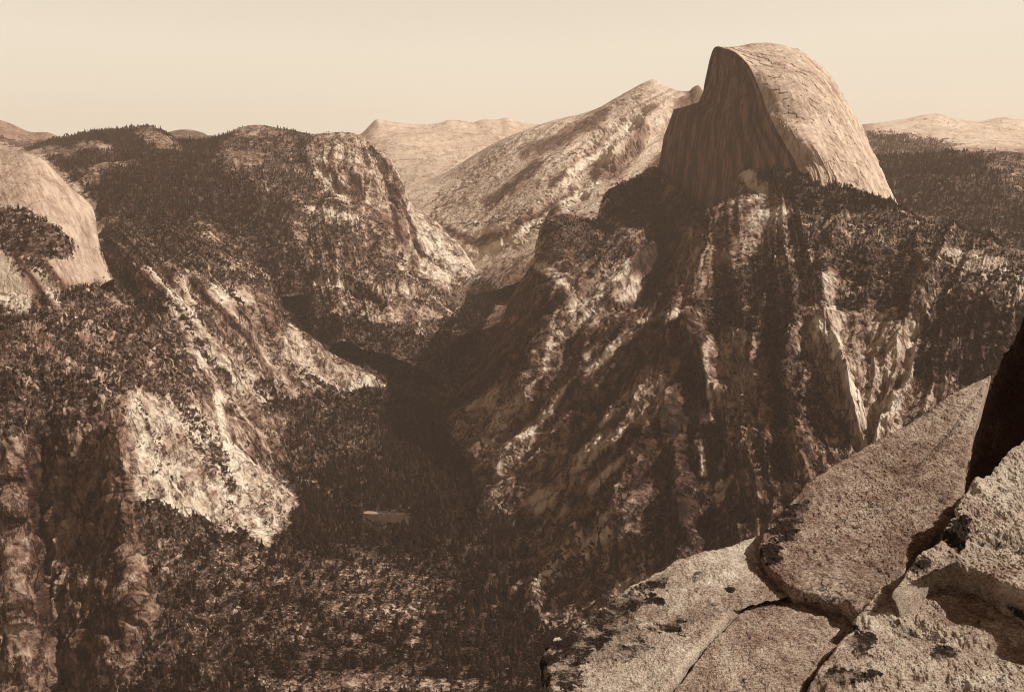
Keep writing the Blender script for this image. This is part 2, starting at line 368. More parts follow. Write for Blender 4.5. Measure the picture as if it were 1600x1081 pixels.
# ------------------------------------------------------------------ materials
def new_mat(name):
    m = bpy.data.materials.new(name); m.use_nodes = True
    nt = m.node_tree; b = nt.nodes['Principled BSDF']
    b.inputs['Roughness'].default_value = .9
    b.inputs['Specular IOR Level'].default_value = .15
    return m, nt, b
def nd(nt, t, **kw):
    n = nt.nodes.new(t)
    for k, v in kw.items():
        if k in n.inputs: n.inputs[k].default_value = v
        else: setattr(n, k, v)
    return n
def mth(nt, op, a, b=None, clamp=False):
    n = nt.nodes.new('ShaderNodeMath'); n.operation = op; n.use_clamp = clamp
    for i, s in enumerate((a, b)):
        if s is None: continue
        if hasattr(s, 'links'): nt.links.new(s, n.inputs[i])
        else: n.inputs[i].default_value = s
    return n.outputs[0]
def ramp(nt, fac, stops):
    r = nt.nodes.new('ShaderNodeValToRGB'); cr = r.color_ramp
    cr.elements[0].position, cr.elements[0].color = stops[0][0], (*stops[0][1], 1)
    cr.elements[1].position, cr.elements[1].color = stops[-1][0], (*stops[-1][1], 1)
    for p, c in stops[1:-1]:
        e = cr.elements.new(p); e.color = (*c, 1)
    nt.links.new(fac, r.inputs[0]); return r.outputs[0]
def mixc(nt, f, a, b):
    n = nt.nodes.new('ShaderNodeMix'); n.data_type = 'RGBA'
    for s, k in ((f, 0), (a, 6), (b, 7)):
        if hasattr(s, 'links'): nt.links.new(s, n.inputs[k])
        else: n.inputs[k].default_value = s if k == 0 else (*s, 1)
    return n.outputs[2]
def noise(nt, vec, scale, detail=6, rough=.6, **kw):
    n = nd(nt, 'ShaderNodeTexNoise', Scale=scale, Detail=detail, Roughness=rough, **kw)
    nt.links.new(vec, n.inputs['Vector']); return n.outputs['Fac']

GRANITE = [(0, (.022, .010, .0072)), (.25, (.078, .037, .026)), (.5, (.24, .150, .112)), (.75, (.50, .395, .31)), (1, (.72, .64, .53))]
BRUSH = (.024, .0115, .0085)
def land_material(name, grain, contrast=1.0, bump=1.0, fleck=.0):
    m, nt, b = new_mat(name)
    at = nd(nt, 'ShaderNodeAttribute', attribute_name='cover')
    sp = nt.nodes.new('ShaderNodeSeparateColor'); nt.links.new(at.outputs['Color'], sp.inputs[0])
    veg, tone = sp.outputs[0], sp.outputs[1]
    tc = nt.nodes.new('ShaderNodeNewGeometry').outputs['Position']
    mp = nd(nt, 'ShaderNodeMapping'); mp.inputs['Scale'].default_value = (1, 1, .4); nt.links.new(tc, mp.inputs[0])
    n1 = noise(nt, mp.outputs[0], 1 / grain, 8, .68)
    n2 = noise(nt, tc, 1 / (grain * 7), 5, .6)
    n3 = noise(nt, tc, 3.2 / grain, 4, .6)
    t = mth(nt, 'ADD', tone, mth(nt, 'MULTIPLY', mth(nt, 'SUBTRACT', n1, .5), .9 * contrast))
    t = mth(nt, 'ADD', t, mth(nt, 'MULTIPLY', mth(nt, 'SUBTRACT', n2, .5), .7 * contrast))
    vo = nd(nt, 'ShaderNodeTexVoronoi', feature='DISTANCE_TO_EDGE', Scale=1 / (grain * 2.6))
    wv = nd(nt, 'ShaderNodeVectorMath', operation='SCALE'); nz_ = nd(nt, 'ShaderNodeTexNoise', Scale=1 / (grain * 1.5), Detail=5, Roughness=.65)
    nt.links.new(mp.outputs[0], nz_.inputs['Vector']); nt.links.new(nz_.outputs['Color'], wv.inputs[0]); wv.inputs['Scale'].default_value = grain * 3.4
    wa = nd(nt, 'ShaderNodeVectorMath', operation='ADD'); nt.links.new(mp.outputs[0], wa.inputs[0]); nt.links.new(wv.outputs[0], wa.inputs[1]); nt.links.new(wa.outputs[0], vo.inputs['Vector'])
    ck = nd(nt, 'ShaderNodeMapRange'); ck.inputs['From Max'].default_value = .07; nt.links.new(vo.outputs['Distance'], ck.inputs['Value'])
    t = mth(nt, 'ADD', t, mth(nt, 'MULTIPLY', mth(nt, 'SUBTRACT', ck.outputs[0], 1.0), .30 * contrast))
    t = mth(nt, 'ADD', t, mth(nt, 'MULTIPLY', mth(nt, 'SUBTRACT', n3, .5), .6 * contrast), True)
    rock = ramp(nt, t, GRANITE)
    # brush: a patchy scrub that breaks up at the scale of single bushes
    v = mth(nt, 'ADD', mth(nt, 'MULTIPLY', mth(nt, 'SUBTRACT', n3, .5), 1.6), mth(nt, 'MULTIPLY', mth(nt, 'SUBTRACT', n1, .5), .9))
    v = mth(nt, 'ADD', veg, mth(nt, 'MULTIPLY', v, mth(nt, 'MULTIPLY', veg, 2.5, True)))
    vm_ = nd(nt, 'ShaderNodeMapRange'); vm_.interpolation_type = 'SMOOTHSTEP'
    vm_.inputs['From Min'].default_value = .36; vm_.inputs['From Max'].default_value = .60
    nt.links.new(v, vm_.inputs['Value'])
    soil = ramp(nt, n3, [(.36, BRUSH), (.50, (.058, .030, .021)), (.60, (.15, .105, .082)), (.72, (.34, .26, .205))])
    col = mixc(nt, vm_.outputs[0], rock, soil)
    nt.links.new(col, b.inputs['Base Color'])
    bp = nd(nt, 'ShaderNodeBump', Strength=1.0 * bump, Distance=grain * .45)
    h = mth(nt, 'ADD', n1, mth(nt, 'MULTIPLY', n3, .45))
    h = mth(nt, 'ADD', h, mth(nt, 'MULTIPLY', ck.outputs[0], .35))
    nt.links.new(h, bp.inputs['Height']); nt.links.new(bp.outputs[0], b.inputs['Normal'])
    return m
M_near = land_material('granite_near_slopes', 26, .85, 1.1)
M_mid = land_material('granite_mid_slopes', 42)
M_far = land_material('granite_far_slopes', 80, .28, .4)
M_dome = land_material('granite_dome_rock', 45, .28, .35)
M_tiny = land_material('granite_farthest', 260, .4, .4)
M_floor = land_material('valley_ground', 20, 1.2)

# ------------------------------------------------------------------ building the land
SURF = []           # every land surface: grid, cover, pixel position
def grid_mesh(name, G, cover, mat, extra=None):
    nv, nu = G.shape[:2]
    idx = np.arange(nv * nu).reshape(nv, nu)
    a, b_, c, d = idx[:-1, :-1], idx[:-1, 1:], idx[1:, 1:], idx[1:, :-1]
    quads = np.stack([a, d, c, b_], -1).reshape(-1, 4)
    me = bpy.data.meshes.new(name)
    me.vertices.add(nv * nu); me.vertices.foreach_set('co', G.reshape(-1).astype(np.float32))
    me.loops.add(quads.size); me.loops.foreach_set('vertex_index', quads.reshape(-1).astype(np.int32))
    me.polygons.add(len(quads))
    me.polygons.foreach_set('loop_start', np.arange(0, quads.size, 4, dtype=np.int32))
    me.polygons.foreach_set('use_smooth', np.ones(len(quads), bool))
    me.update(calc_edges=True)
    if cover is not None:
        at = me.attributes.new('cover', 'FLOAT_COLOR', 'POINT')
        at.data.foreach_set('color', cover.reshape(-1).astype(np.float32))
    me.materials.append(mat)
    o = bpy.data.objects.new(name, me); COL.objects.link(o)
    return o

def land(name, rows, nu, nv, mat, gully=(0, 200, 6), rough=(0, 300), blocks=0, back=(600, .8), trees=0, tree_h=24, seed=0, veg_gain=1., shrubs=0, kind='structure', streak=.25, bright=0., shape=None, warp=16, shear=0., carve=(), flow=None, yref=500, fract=0.):
    G = net(rows, nu, nv)
    # far side of the ridge, falling away behind it
    top = G[0]
    away = top - np.array([0, 0, CAMZ]); away[:, 2] = 0
    away /= np.linalg.norm(away, axis=1, keepdims=True)
    bk = []
    for q in (1, .72, .5, .33, .2, .11, .05, .02):
        p = top + away * back[0] * q; p[:, 2] -= back[0] * back[1] * q ** 1.35
        bk.append(p)
    G = np.concatenate([np.array(bk), G], 0)
    nb = len(bk)
    nvt = len(G)
    N = gnormals(G)
    Wm = np.mean(np.linalg.norm(np.diff(G[nvt // 2], axis=0), axis=1)) * nu
    Hm = np.mean(np.linalg.norm(np.diff(G[nb:, nu // 2], axis=0), axis=1)) * (nvt - nb)
    U, V = np.meshgrid(np.linspace(0, 1, nu), (np.arange(nvt) - nb) / (nvt - nb - 1.))
    X, Y, Z = G[..., 0], G[..., 1], G[..., 2]
    U = U + shear * np.clip(V, 0, 1)
    s = seed * 13.7
    disp = np.zeros(U.shape)
    wu = fbm(U * Wm / 500 + s, V * Hm / 500, octv=3) * .5
    cell = np.mean(np.linalg.norm(G[nb:] - np.array([0, 0, CAMZ]), axis=-1)) / 1600.
    if flow is None: FA, FB = U * Wm, V * Hm
    else:
        qx, qy = to_pix(G)
        FA, FB = flow_x(qx, qy, flow, yref) * cell, qy * cell * 1.3
    if gully[0]:
        g = ridged(FA / gully[1] + wu * .8 + s, FB / (gully[1] * gully[2]), octv=5, gain=.45)
        disp += gully[0] * g
    r = fbm(X / rough[1] + s, Y / rough[1], Z / rough[1], octv=7, gain=.55)
    disp += rough[0] * r * 1.6
    if blocks:
        q = ridged(X / 90 + s, Y / 90, Z / 160, octv=4, gain=.6)
        disp += blocks * q
    if fract:
        for L_, A_, sd_ in ((170, 1.0, 0), (60, .42, 5)):
            q = fbm(X / L_ + s + sd_, Y / L_, Z / (L_ * 1.7), octv=4, gain=.6) * 4.5
            fq = q - np.floor(q)
            disp += fract * A_ * (np.floor(q) + sstep(.0, .16, fq) * .8 + .2 * fq)
    # buttresses and clefts: a crest (or cut) along each line, with broken sides
    if carve:
        qx, qy = to_pix(G)
        qx = qx + fbm(X / 90 + s, Y / 90, Z / 90, octv=4, gain=.6) * 16
        qy = qy + fbm(X / 90 - s, Y / 90 + 4, Z / 90, octv=4, gain=.6) * 16
        for line, w, amp in carve:
            best = np.full(qx.shape, 1e9)
            for (x1, y1), (x2, y2) in zip(line[:-1], line[1:]):
                L2 = (x2 - x1) ** 2 + (y2 - y1) ** 2
                t = np.clip(((qx - x1) * (x2 - x1) + (qy - y1) * (y2 - y1)) / L2, 0, 1)
                best = np.minimum(best, np.hypot(qx - x1 - t * (x2 - x1), qy - y1 - t * (y2 - y1)))
            k = np.clip(1 - best / w, 0, 1)
            disp += amp * k * (1.5 - .5 * k)
    fade = np.clip((V + .02) / .09, .2, 1)
    G = G + N * (disp * fade)[..., None]
    if shape is not None: G = shape(G, U, V)
    px, py = to_pix(G)
    wx = fbm(X / 120 + s, Y / 120, Z / 120, octv=4) * warp; wy = fbm(X / 120 - s, Y / 120 + 9, Z / 120, octv=4) * warp
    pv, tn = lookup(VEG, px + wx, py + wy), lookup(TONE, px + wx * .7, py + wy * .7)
    nn = fbm(X / (cell * 22) + s, Y / (cell * 22), Z / (cell * 22), octv=5, gain=.7)
    gs = fbm(FA / (cell * 8) + wu * 1.5, FB / (cell * 45), octv=5, gain=.72)
    nf = fbm(X / (cell * 7) + s, Y / (cell * 7), Z / (cell * 7), octv=3, gain=.7)
    thr = .5 + .40 * nn + .72 * nf + .34 * gs + .35 * fbm(X / (cell * 80) + s, Y / (cell * 80), Z / (cell * 80), octv=3)
    pv = np.clip(pv * veg_gain, 0, 1)
    veg = sstep(-.10, .06, pv - thr)
    
    veg = veg * sstep(.05, .17, pv)
    if gully[0]:                                               # scrub gathers in the gullies
        veg = np.clip(veg + .0 * g, 0, 1)
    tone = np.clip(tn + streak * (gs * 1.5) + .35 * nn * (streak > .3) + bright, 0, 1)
    cover = np.stack([veg, tone, np.zeros_like(veg), np.ones_like(veg)], -1)
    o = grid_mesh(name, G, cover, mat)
    if kind: o['kind'] = kind
    SURF.append(dict(o=o, G=G, pv=pv, veg=veg, px=px, py=py, trees=trees, tree_h=tree_h, shrubs=shrubs, nb=nb, name=name))
    return o

# --- far ridges
land('far_left_peaks', [
  [(-250,190,11000),(-60,196,11000),(0,188,11000),(18,194,11000),(45,206,11000),(75,208,11000),(100,217,11000),(160,225,11000),(330,212,11500)],
  [(-250,235,9500),(-60,235,9500),(0,232,9500),(60,235,9500),(120,240,9500),(330,240,9500)],
  [(-250,300,8500),(0,300,8500),(330,300,8500)]], 420, 90, M_tiny, (15,500,3), (30,900), back=(2500,.4), seed=1, trees=0, streak=.14)
land('far_middle_peaks', [
  [(240,213,14500),(285,203,14500),(318,209,14500),(330,216,14500),(420,225,15000),(540,214,15000),(566,208,15000),(578,196,15000),(588,187,15000),(602,189,15000),(640,194,15200),(688,192,15500),(700,188,15500),(716,188,15500),(740,191,15500),(756,187,15500),(776,188,15500),(792,185,15500),(806,190,15500),(870,196,15500),(960,200,15500),(1150,195,15500)],
  [(240,240,13000),(420,245,13000),(600,215,13000),(720,212,13500),(800,215,13500),(1150,230,13500)],
  [(240,300,11500),(420,300,11500),(600,262,11000),(720,250,11000),(800,250,11000),(1150,300,11000)],
  [(240,380,9500),(420,380,9500),(620,330,9300),(700,330,9000),(800,330,9000),(1150,380,9500)]], 700, 170, M_tiny, (35,900,3), (45,1100), back=(3000,.4), seed=2, trees=0, streak=.14)
land('far_right_peaks', [
  [(1200,205,15500),(1340,196,15500),(1380,191,15500),(1420,185,15500),(1445,180,15500),(1462,178,15500),(1490,185,15500),(1530,190,15500),(1562,184,15500),(1610,188,15500),(1800,180,15500)],
  [(1200,230,13000),(1400,215,13000),(1480,212,13000),(1600,215,13000),(1800,215,13000)],
  [(1200,300,10500),(1400,250,10500),(1500,245,10000),(1600,245,10000),(1800,250,10000)],
  [(1200,360,9500),(1400,300,9300),(1600,300,9300),(1800,300,9300)]], 420, 130, M_tiny, (30,900,3), (40,1100), back=(3000,.4), seed=3, trees=0, streak=.14)
land('far_right_forest_ridge', [
  [(1200,225,9500),(1340,208,9500),(1400,208,9400),(1440,209,9300),(1470,220,9200),(1495,238,9000),(1540,250,9000),(1800,250,9000)],
  [(1200,260,8300),(1400,235,8200),(1480,245,8200),(1600,265,8200),(1800,270,8200)],
  [(1200,330,7300),(1500,300,7300),(1800,330,7300)]], 420, 110, M_far, (30,500,3), (40,700), back=(2000,.4), seed=4, trees=22, tree_h=26)
land('near_right_forest_ridge', [
  [(1200,255,6300),(1360,246,6200),(1430,244,6000),(1480,240,5900),(1520,237,5800),(1560,236,5600),(1600,240,5400),(1800,235,5300)],
  [(1200,300,5300),(1400,290,5200),(1500,280,5100),(1600,285,5000),(1800,290,4900)],
  [(1200,360,4600),(1400,340,4500),(1500,345,4400),(1600,350,4300),(1800,370,4200)],
  [(1200,480,4100),(1400,450,3900),(1600,450,3800),(1800,480,3700)]], 520, 260, M_mid, (25,400,4), (40,500), back=(1200,.5), seed=5, trees=15, tree_h=30)
# --- the long pale ridge
land('long_granite_ridge', [
  [(600,300,9700),(650,288,9500),(700,268,9300),(740,243,9200),(790,216,9000),(840,198,8900),(885,184,8800),(930,172,8650),(960,156,8600),(990,139,8450),(1005,130,8400),(1020,125,8400),(1036,134,8400),(1062,143,8300),(1078,143,8300),(1084,137,8300),(1090,135,8300),(1098,143,8300),(1120,150,8300),(1180,160,8300),(1300,240,8500)],
  [(612,312,8900),(660,304,8700),(700,296,8500),(800,250,8200),(880,225,8000),(960,205,7800),(1040,198,7600),(1150,220,7400),(1300,300,7400)],
  [(630,332,8200),(680,330,7900),(760,305,7500),(860,275,7000),(950,262,6700),(1050,262,6400),(1160,300,6300),(1300,340,6400)],
  [(660,360,7300),(700,358,7100),(770,345,6700),(850,322,6300),(940,318,5900),(1050,330,5600),(1150,360,5400),(1300,400,5400)],
  [(690,400,6500),(730,395,6300),(780,385,6000),(840,370,5750),(940,370,5400),(1050,390,5200),(1150,400,5100),(1300,430,5100)],
  [(700,470,5500),(740,462,5400),(780,455,5250),(840,440,5100),(940,440,4950),(1050,440,4850),(1300,470,4800)]],
  950, 480, M_far, (30,260,16), (16,900), blocks=0, fract=3, back=(2500,.5), seed=6, trees=26, tree_h=24, streak=.30, flow=[(0,-1.5),(1600,-1.1)], yref=250, carve=[([(985,165),(930,215),(880,260),(800,330),(720,380)],40,50),([(1040,170),(1010,200),(940,260),(860,320),(790,370)],24,40),([(870,200),(830,230),(760,290),(700,350)],30,40),([(990,210),(940,235),(900,300)],20,-60),([(1010,215),(985,235),(960,262)],14,70)])
# --- forested ridge on the left
land('forested_ridge', [
  [(-250,232,8200),(-80,238,8000),(0,236,7900),(60,229,7700),(100,214,7500),(140,208,7300),(185,204,7200),(215,199,7100),(235,197,7000),(250,203,6950),(268,214,6900),(290,222,6900),(335,218,6900),(355,210,6850),(372,203,6800),(400,198,6750),(440,203,6700),(490,212,6650)],
  [(-250,260,6900),(0,262,6700),(100,245,6500),(180,238,6400),(240,235,6300),(330,245,6200),(400,235,6100),(490,245,6100)],
  [(-250,310,5600),(0,300,5500),(150,290,5400),(300,295,5300),(400,295,5300),(500,300,5500)],
  [(-250,360,4900),(0,350,4800),(150,345,4700),(300,350,4700),(420,360,4800),(520,360,5000)],
  [(-250,460,4200),(0,440,4200),(200,420,4200),(350,430,4300),(460,470,4400),(560,480,4500)]],
  760, 420, M_mid, (45,420,4), (50,500), back=(1500,.5), seed=7, trees=15.5, tree_h=26)
# --- the far cliff across the side canyon
land('canyon_cliff', [
  [(440,214,6750),(480,212,6600),(515,209,6500),(545,208,6400),(565,214,6350),(578,226,6300),(596,236,6250),(610,248,6220),(622,266,6200),(630,292,6200),(640,316,6180),(660,332,6150),(682,348,6100),(706,370,6000),(724,392,5900),(745,425,5700)],
  [(430,240,6500),(470,240,6250),(500,245,6050),(535,250,5950),(560,262,5850),(580,280,5850),(596,300,5880),(608,318,5900),(625,340,5900),(650,365,5850),(680,392,5750),(735,440,5500)],
  [(410,290,5900),(450,290,5750),(490,295,5650),(520,310,5600),(545,325,5550),(570,335,5550),(590,345,5580),(605,365,5600),(625,395,5600),(660,425,5500),(720,455,5350)],
  [(400,350,5200),(450,345,5100),(500,345,5000),(550,350,4950),(590,365,4950),(615,390,4980),(635,415,5000),(670,445,5000),(715,468,5100)],
  [(400,420,4700),(450,425,4650),(500,425,4600),(550,425,4600),(600,425,4650),(640,440,4700),(680,462,4750),(712,482,4850)],
  [(420,480,4450),(470,478,4400),(520,470,4350),(570,468,4350),(620,475,4400),(660,490,4450),(705,510,4500)],
  [(440,560,4150),(500,555,4100),(560,545,4080),(620,560,4050),(660,580,4050),(700,620,3950)]],
  760, 760, M_mid, (24,150,10), (24,520), blocks=6, fract=6, back=(1500,.5), seed=8, trees=17, tree_h=24, streak=.5, flow=[(400,.3),(560,.15),(620,.5),(700,.9)], yref=300, carve=[([(600,250),(612,300),(620,350),(650,410),(690,450)],16,45),([(575,240),(585,300),(600,340),(625,400)],12,35),([(596,250),(600,300),(610,350)],7,-40),([(528,225),(525,260),(545,310)],12,30),([(480,255),(520,268),(545,320)],12,25),([(520,335),(590,350),(610,400),(600,440)],30,50),([(470,430),(520,440),(560,450)],10,35),([(580,460),(620,452),(660,465)],12,35),([(545,455),(580,465),(595,478)],8,-40),([(505,505),(530,500),(545,530),(530,550)],22,45),([(430,390),(450,440),(470,490)],22,-80)])
# --- smooth dome at the left edge
land('rounded_granite_dome', [
  [(-260,330,3900),(-160,275,3800),(-60,246,3700),(0,239,3650),(30,237,3620),(52,242,3600),(68,251,3580),(88,270,3560),(108,292,3550),(128,308,3550),(143,322,3540),(149,340,3520),(153,370,3500),(160,395,3480),(168,415,3460),(178,436,3440)],
  [(-260,370,3600),(-120,310,3500),(0,280,3400),(60,290,3350),(100,320,3350),(125,345,3370),(138,375,3380),(150,405,3380),(168,440,3370)],
  [(-260,400,3350),(-100,350,3250),(0,335,3180),(60,345,3150),(100,365,3150),(122,395,3200),(140,425,3250),(155,450,3280)],
  [(-260,430,3200),(-100,400,3120),(0,385,3060),(60,395,3030),(100,410,3030),(120,430,3080),(150,470,3150)],
  [(-260,520,3000),(0,500,2900),(100,500,2900),(150,520,3000)]],
  520, 420, M_dome, (0,160,5), (14,380), back=(900,.7), seed=9, trees=17, tree_h=22, warp=6, streak=.22, flow=[(-300,.1),(60,.45),(180,.7)], yref=300, fract=2.0)
# --- the slab-sided spur left of the canyon
land('slab_spur', [
  [(90,420,4300),(140,385,4350),(165,360,4400),(200,348,4400),(240,343,4380),(275,343,4350),(300,348,4330),(325,360,4300),(350,382,4280),(380,398,4250),(405,412,4230),(425,432,4220),(436,460,4220),(442,490,4220),(460,508,4200),(490,530,4170),(520,556,4130),(550,578,4080),(580,596,4020),(600,612,3960)],
  [(100,450,3950),(160,410,3950),(200,400,3900),(250,400,3850),(300,405,3820),(350,425,3820),(390,455,3850),(415,490,3880),(430,525,3900),(460,550,3900),(500,575,3880),(545,595,3850),(598,622,3800)],
  [(110,480,3650),(170,460,3600),(220,455,3550),(270,460,3500),(320,480,3500),(360,510,3530),(390,545,3600),(420,575,3660),(460,595,3720),(510,612,3740),(595,635,3750)],
  [(140,540,3350),(200,520,3280),(250,520,3240),(300,545,3250),(340,580,3280),(380,610,3350),(420,630,3450),(470,640,3550),(530,650,3620),(590,660,3650)],
  [(200,640,3050),(260,640,3000),(310,650,3020),(360,670,3080),(410,690,3150),(470,700,3280),(540,705,3400),(590,700,3500)],
  [(200,720,3000),(300,730,3000),(360,740,3050),(410,750,3120),(470,755,3230),(540,750,3340),(590,745,3430)]],
  760, 600, M_mid, (32,110,10), (18,460), blocks=3, fract=6, back=(900,.8), seed=10, trees=14, tree_h=21, streak=.5, flow=[(0,.6),(300,.8),(450,1.1),(600,1.5)], yref=520, carve=[([(290,450),(340,510),(390,580),(430,640)],14,-35),([(330,430),(390,500),(430,560)],12,-30),([(230,440),(290,510),(350,590),(400,650)],12,32),([(260,430),(330,500),(380,560)],10,28),([(440,500),(490,545),(550,590),(596,610)],16,30),([(450,555),(490,560),(540,610)],8,-25),([(400,450),(420,500),(440,560)],12,25)])
# --- the near cliff on the left
land('left_cliff', [
  [(-300,440,3150),(-100,440,3100),(0,440,3060),(60,446,3050),(120,446,3080),(165,458,3150),(200,478,3180),(240,508,3220),(275,545,3230),(305,590,3210),(330,632,3160),(352,668,3120),(375,705,3080),(405,735,3030),(440,763,2990),(472,797,2930)],
  [(-300,500,2700),(0,500,2650),(60,505,2650),(120,512,2700),(170,530,2750),(210,560,2800),(250,600,2820),(285,645,2830),(320,690,2830),(350,735,2820),(385,770,2820),(420,795,2830),(455,812,2840)],
  [(-300,580,2300),(0,580,2270),(50,590,2330),(100,590,2330),(150,600,2330),(190,615,2380),(225,650,2450),(260,690,2500),(300,735,2550),(335,775,2590),(370,800,2620),(400,818,2650),(435,835,2680)],
  [(-300,650,2020),(0,650,2030),(30,660,2060),(48,668,2170),(75,665,2170),(110,660,2150),(160,655,2120),(192,665,2090),(215,710,2170),(250,750,2260),(290,785,2350),(340,815,2460),(380,835,2530),(425,858,2590)],
  [(-300,760,1960),(0,760,1970),(34,765,2000),(46,770,2120),(75,770,2110),(110,770,2090),(160,770,2060),(196,775,2030),(218,800,2110),(250,830,2180),(290,850,2250),(340,875,2320),(380,890,2370),(425,905,2420)],
  [(-300,900,1880),(0,900,1890),(42,905,1920),(55,910,2010),(85,910,2010),(120,910,1990),(170,910,1960),(215,910,1950),(240,930,2000),(280,945,2030),(340,960,2080),(420,980,2120)],
  [(-300,1080,1790),(0,1080,1800),(62,1080,1830),(80,1080,1930),(120,1080,1890),(180,1060,1850),(240,1050,1850),(300,1060,1850),(420,1070,1850)],
  [(-300,1250,1700),(0,1250,1700),(80,1250,1720),(200,1250,1700),(420,1250,1650)]],
  900, 900, M_near, (14,90,3), (12,300), blocks=10, fract=14, back=(500,.9), seed=11, trees=11.5, tree_h=20, streak=.38, flow=[(0,0),(190,.02),(230,.35),(330,.55),(480,.7)], yref=700, carve=[([(180,560),(230,640),(270,700),(330,800)],16,24),([(330,640),(345,700),(375,770),(415,845)],12,26),([(280,600),(300,680),(350,780)],12,-24),([(250,620),(290,700),(310,780)],10,18),([(380,700),(420,750),(465,795)],12,20),([(0,450),(50,480),(45,500)],10,-20),([(30,410),(70,460),(95,490)],8,18)])
# --- the great dome's pedestal and the right-hand mountain side
land('right_mountain', [
  [(668,660,3850),(700,632,4020),(722,604,4120),(748,572,4240),(766,545,4300),(784,505,4370),(800,465,4420),(820,432,4440),(835,400,4440),(845,366,4430),(856,344,4400),(870,331,4330),(886,332,4280),(905,343,4270),(934,346,4350),(941,322,4450),(950,302,4500),(985,285,4600),(1030,262,4850),(1062,300,4620),(1100,345,4340),(1125,330,4150),(1148,300,3970),(1158,276,3940),(1170,268,3880),(1190,268,3800),(1215,266,3720),(1260,280,3700),(1320,290,3700),(1365,305,3750),(1398,322,3800),(1425,340,3600),(1455,350,3400),(1500,360,3200),(1540,373,3050),(1600,400,2850),(1700,440,2600),(1850,500,2400)],
  [(690,665,3620),(730,640,3620),(770,608,3620),(810,570,3630),(838,525,3640),(858,475,3680),(872,430,3740),(885,395,3800),(925,390,3830),(960,385,3900),(1000,370,4000),(1040,380,3900),(1075,390,3750),(1110,380,3650),(1145,350,3600),(1185,325,3520),(1240,320,3430),(1300,330,3350),(1360,342,3250),(1420,360,3080),(1480,380,2900),(1560,415,2700),(1680,460,2480),(1850,540,2250)],
  [(700,675,3520),(740,665,3460),(790,640,3400),(830,605,3380),(865,560,3400),(900,520,3430),(940,490,3450),(985,480,3420),(1030,490,3340),(1080,480,3250),(1130,450,3180),(1180,420,3080),(1240,400,3000),(1310,400,2900),(1380,410,2780),(1450,430,2640),(1540,460,2500),(1660,510,2320),(1850,600,2120)],
  [(715,690,3420),(760,690,3300),(810,680,3200),(860,650,3150),(910,610,3120),(960,580,3080),(1010,560,3020),(1060,550,2960),(1110,530,2880),(1170,500,2800),(1230,480,2700),(1300,480,2620),(1380,490,2520),(1460,500,2440),(1560,540,2300),(1680,600,2150),(1850,680,2000)],
  [(735,715,3270),(780,730,3080),(830,730,2950),(880,710,2880),(930,680,2840),(980,655,2780),(1030,640,2700),(1080,625,2630),(1130,610,2560),(1190,590,2500),(1260,570,2420),(1330,580,2350),(1400,590,2280),(1480,600,2230),(1580,640,2120),(1700,700,2000),(1850,780,1880)],
  [(745,760,3060),(790,790,2840),(840,800,2680),(890,790,2590),(940,775,2520),(990,755,2460),(1040,740,2400),(1090,730,2340),(1140,720,2290),(1200,700,2240),(1270,690,2180),(1340,690,2140),(1410,700,2090),(1490,720,2040),(1600,760,1950),(1850,880,1780)],
  [(760,850,2650),(800,880,2480),(850,900,2360),(900,900,2260),(950,890,2200),(1000,880,2140),(1050,870,2090),(1110,860,2040),(1180,850,2000),(1260,845,1960),(1350,850,1930),(1450,870,1890),(1600,920,1800),(1850,1040,1650)],
  [(770,960,2280),(820,1010,2080),(880,1030,1990),(960,1030,1930),(1050,1020,1900),(1150,1010,1870),(1300,1010,1800),(1600,1100,1650),(1850,1200,1500)],
  [(780,1150,1800),(900,1200,1650),(1100,1200,1600),(1400,1200,1550),(1850,1350,1400)]],
  1250, 1000, M_near, (46,120,10), (22,460), blocks=4, fract=8, back=(700,.8), seed=12, trees=12.5, tree_h=21, streak=.55, flow=[(600,-1.15),(800,-1.0),(950,-.8),(1050,-.5),(1120,-.12),(1200,0),(1260,.15),(1320,.3),(1400,-.3),(1500,-.2),(1900,0)], yref=600, carve=[
     ([(1146,330),(1138,360),(1120,430),(1090,490),(1065,560),(1035,650),(1005,750),(990,850)],48,45),
     ([(870,331),(862,380),(868,430),(872,480),(862,550),(836,620)],30,60), ([(1050,360),(1045,420),(1010,460)],46,-60), ([(985,390),(985,440),(960,480)],16,26),
     ([(1040,492),(965,535),(890,620),(835,700),(790,740)],20,24), ([(1000,470),(920,560),(860,640),(800,700)],13,-28),
     ([(1085,560),(1030,650),(975,750),(930,820)],20,-26), ([(1010,590),(960,680),(900,770),(860,830)],16,24), ([(930,640),(880,700),(820,760)],14,-22),
     ([(1105,530),(1118,600),(1142,650),(1150,720)],18,30), ([(1180,520),(1165,590),(1145,640)],14,-26), ([(1275,500),(1300,560),(1325,620),(1345,700)],16,32),
     ([(1435,510),(1410,580),(1370,650),(1345,710)],18,-34), ([(1210,500),(1215,580),(1225,680),(1235,760)],16,-26), ([(1240,600),(1265,680),(1262,740)],16,22),
     ([(1170,640),(1185,720),(1200,800)],14,24), ([(1130,640),(1140,720),(1160,800)],12,-22), ([(1310,340),(1300,400),(1290,470)],18,24), ([(1440,400),(1440,450),(1430,500)],18,24),
     ([(1060,640),(1075,740),(1090,850)],18,24), ([(960,820),(900,880),(850,950)],14,22)])

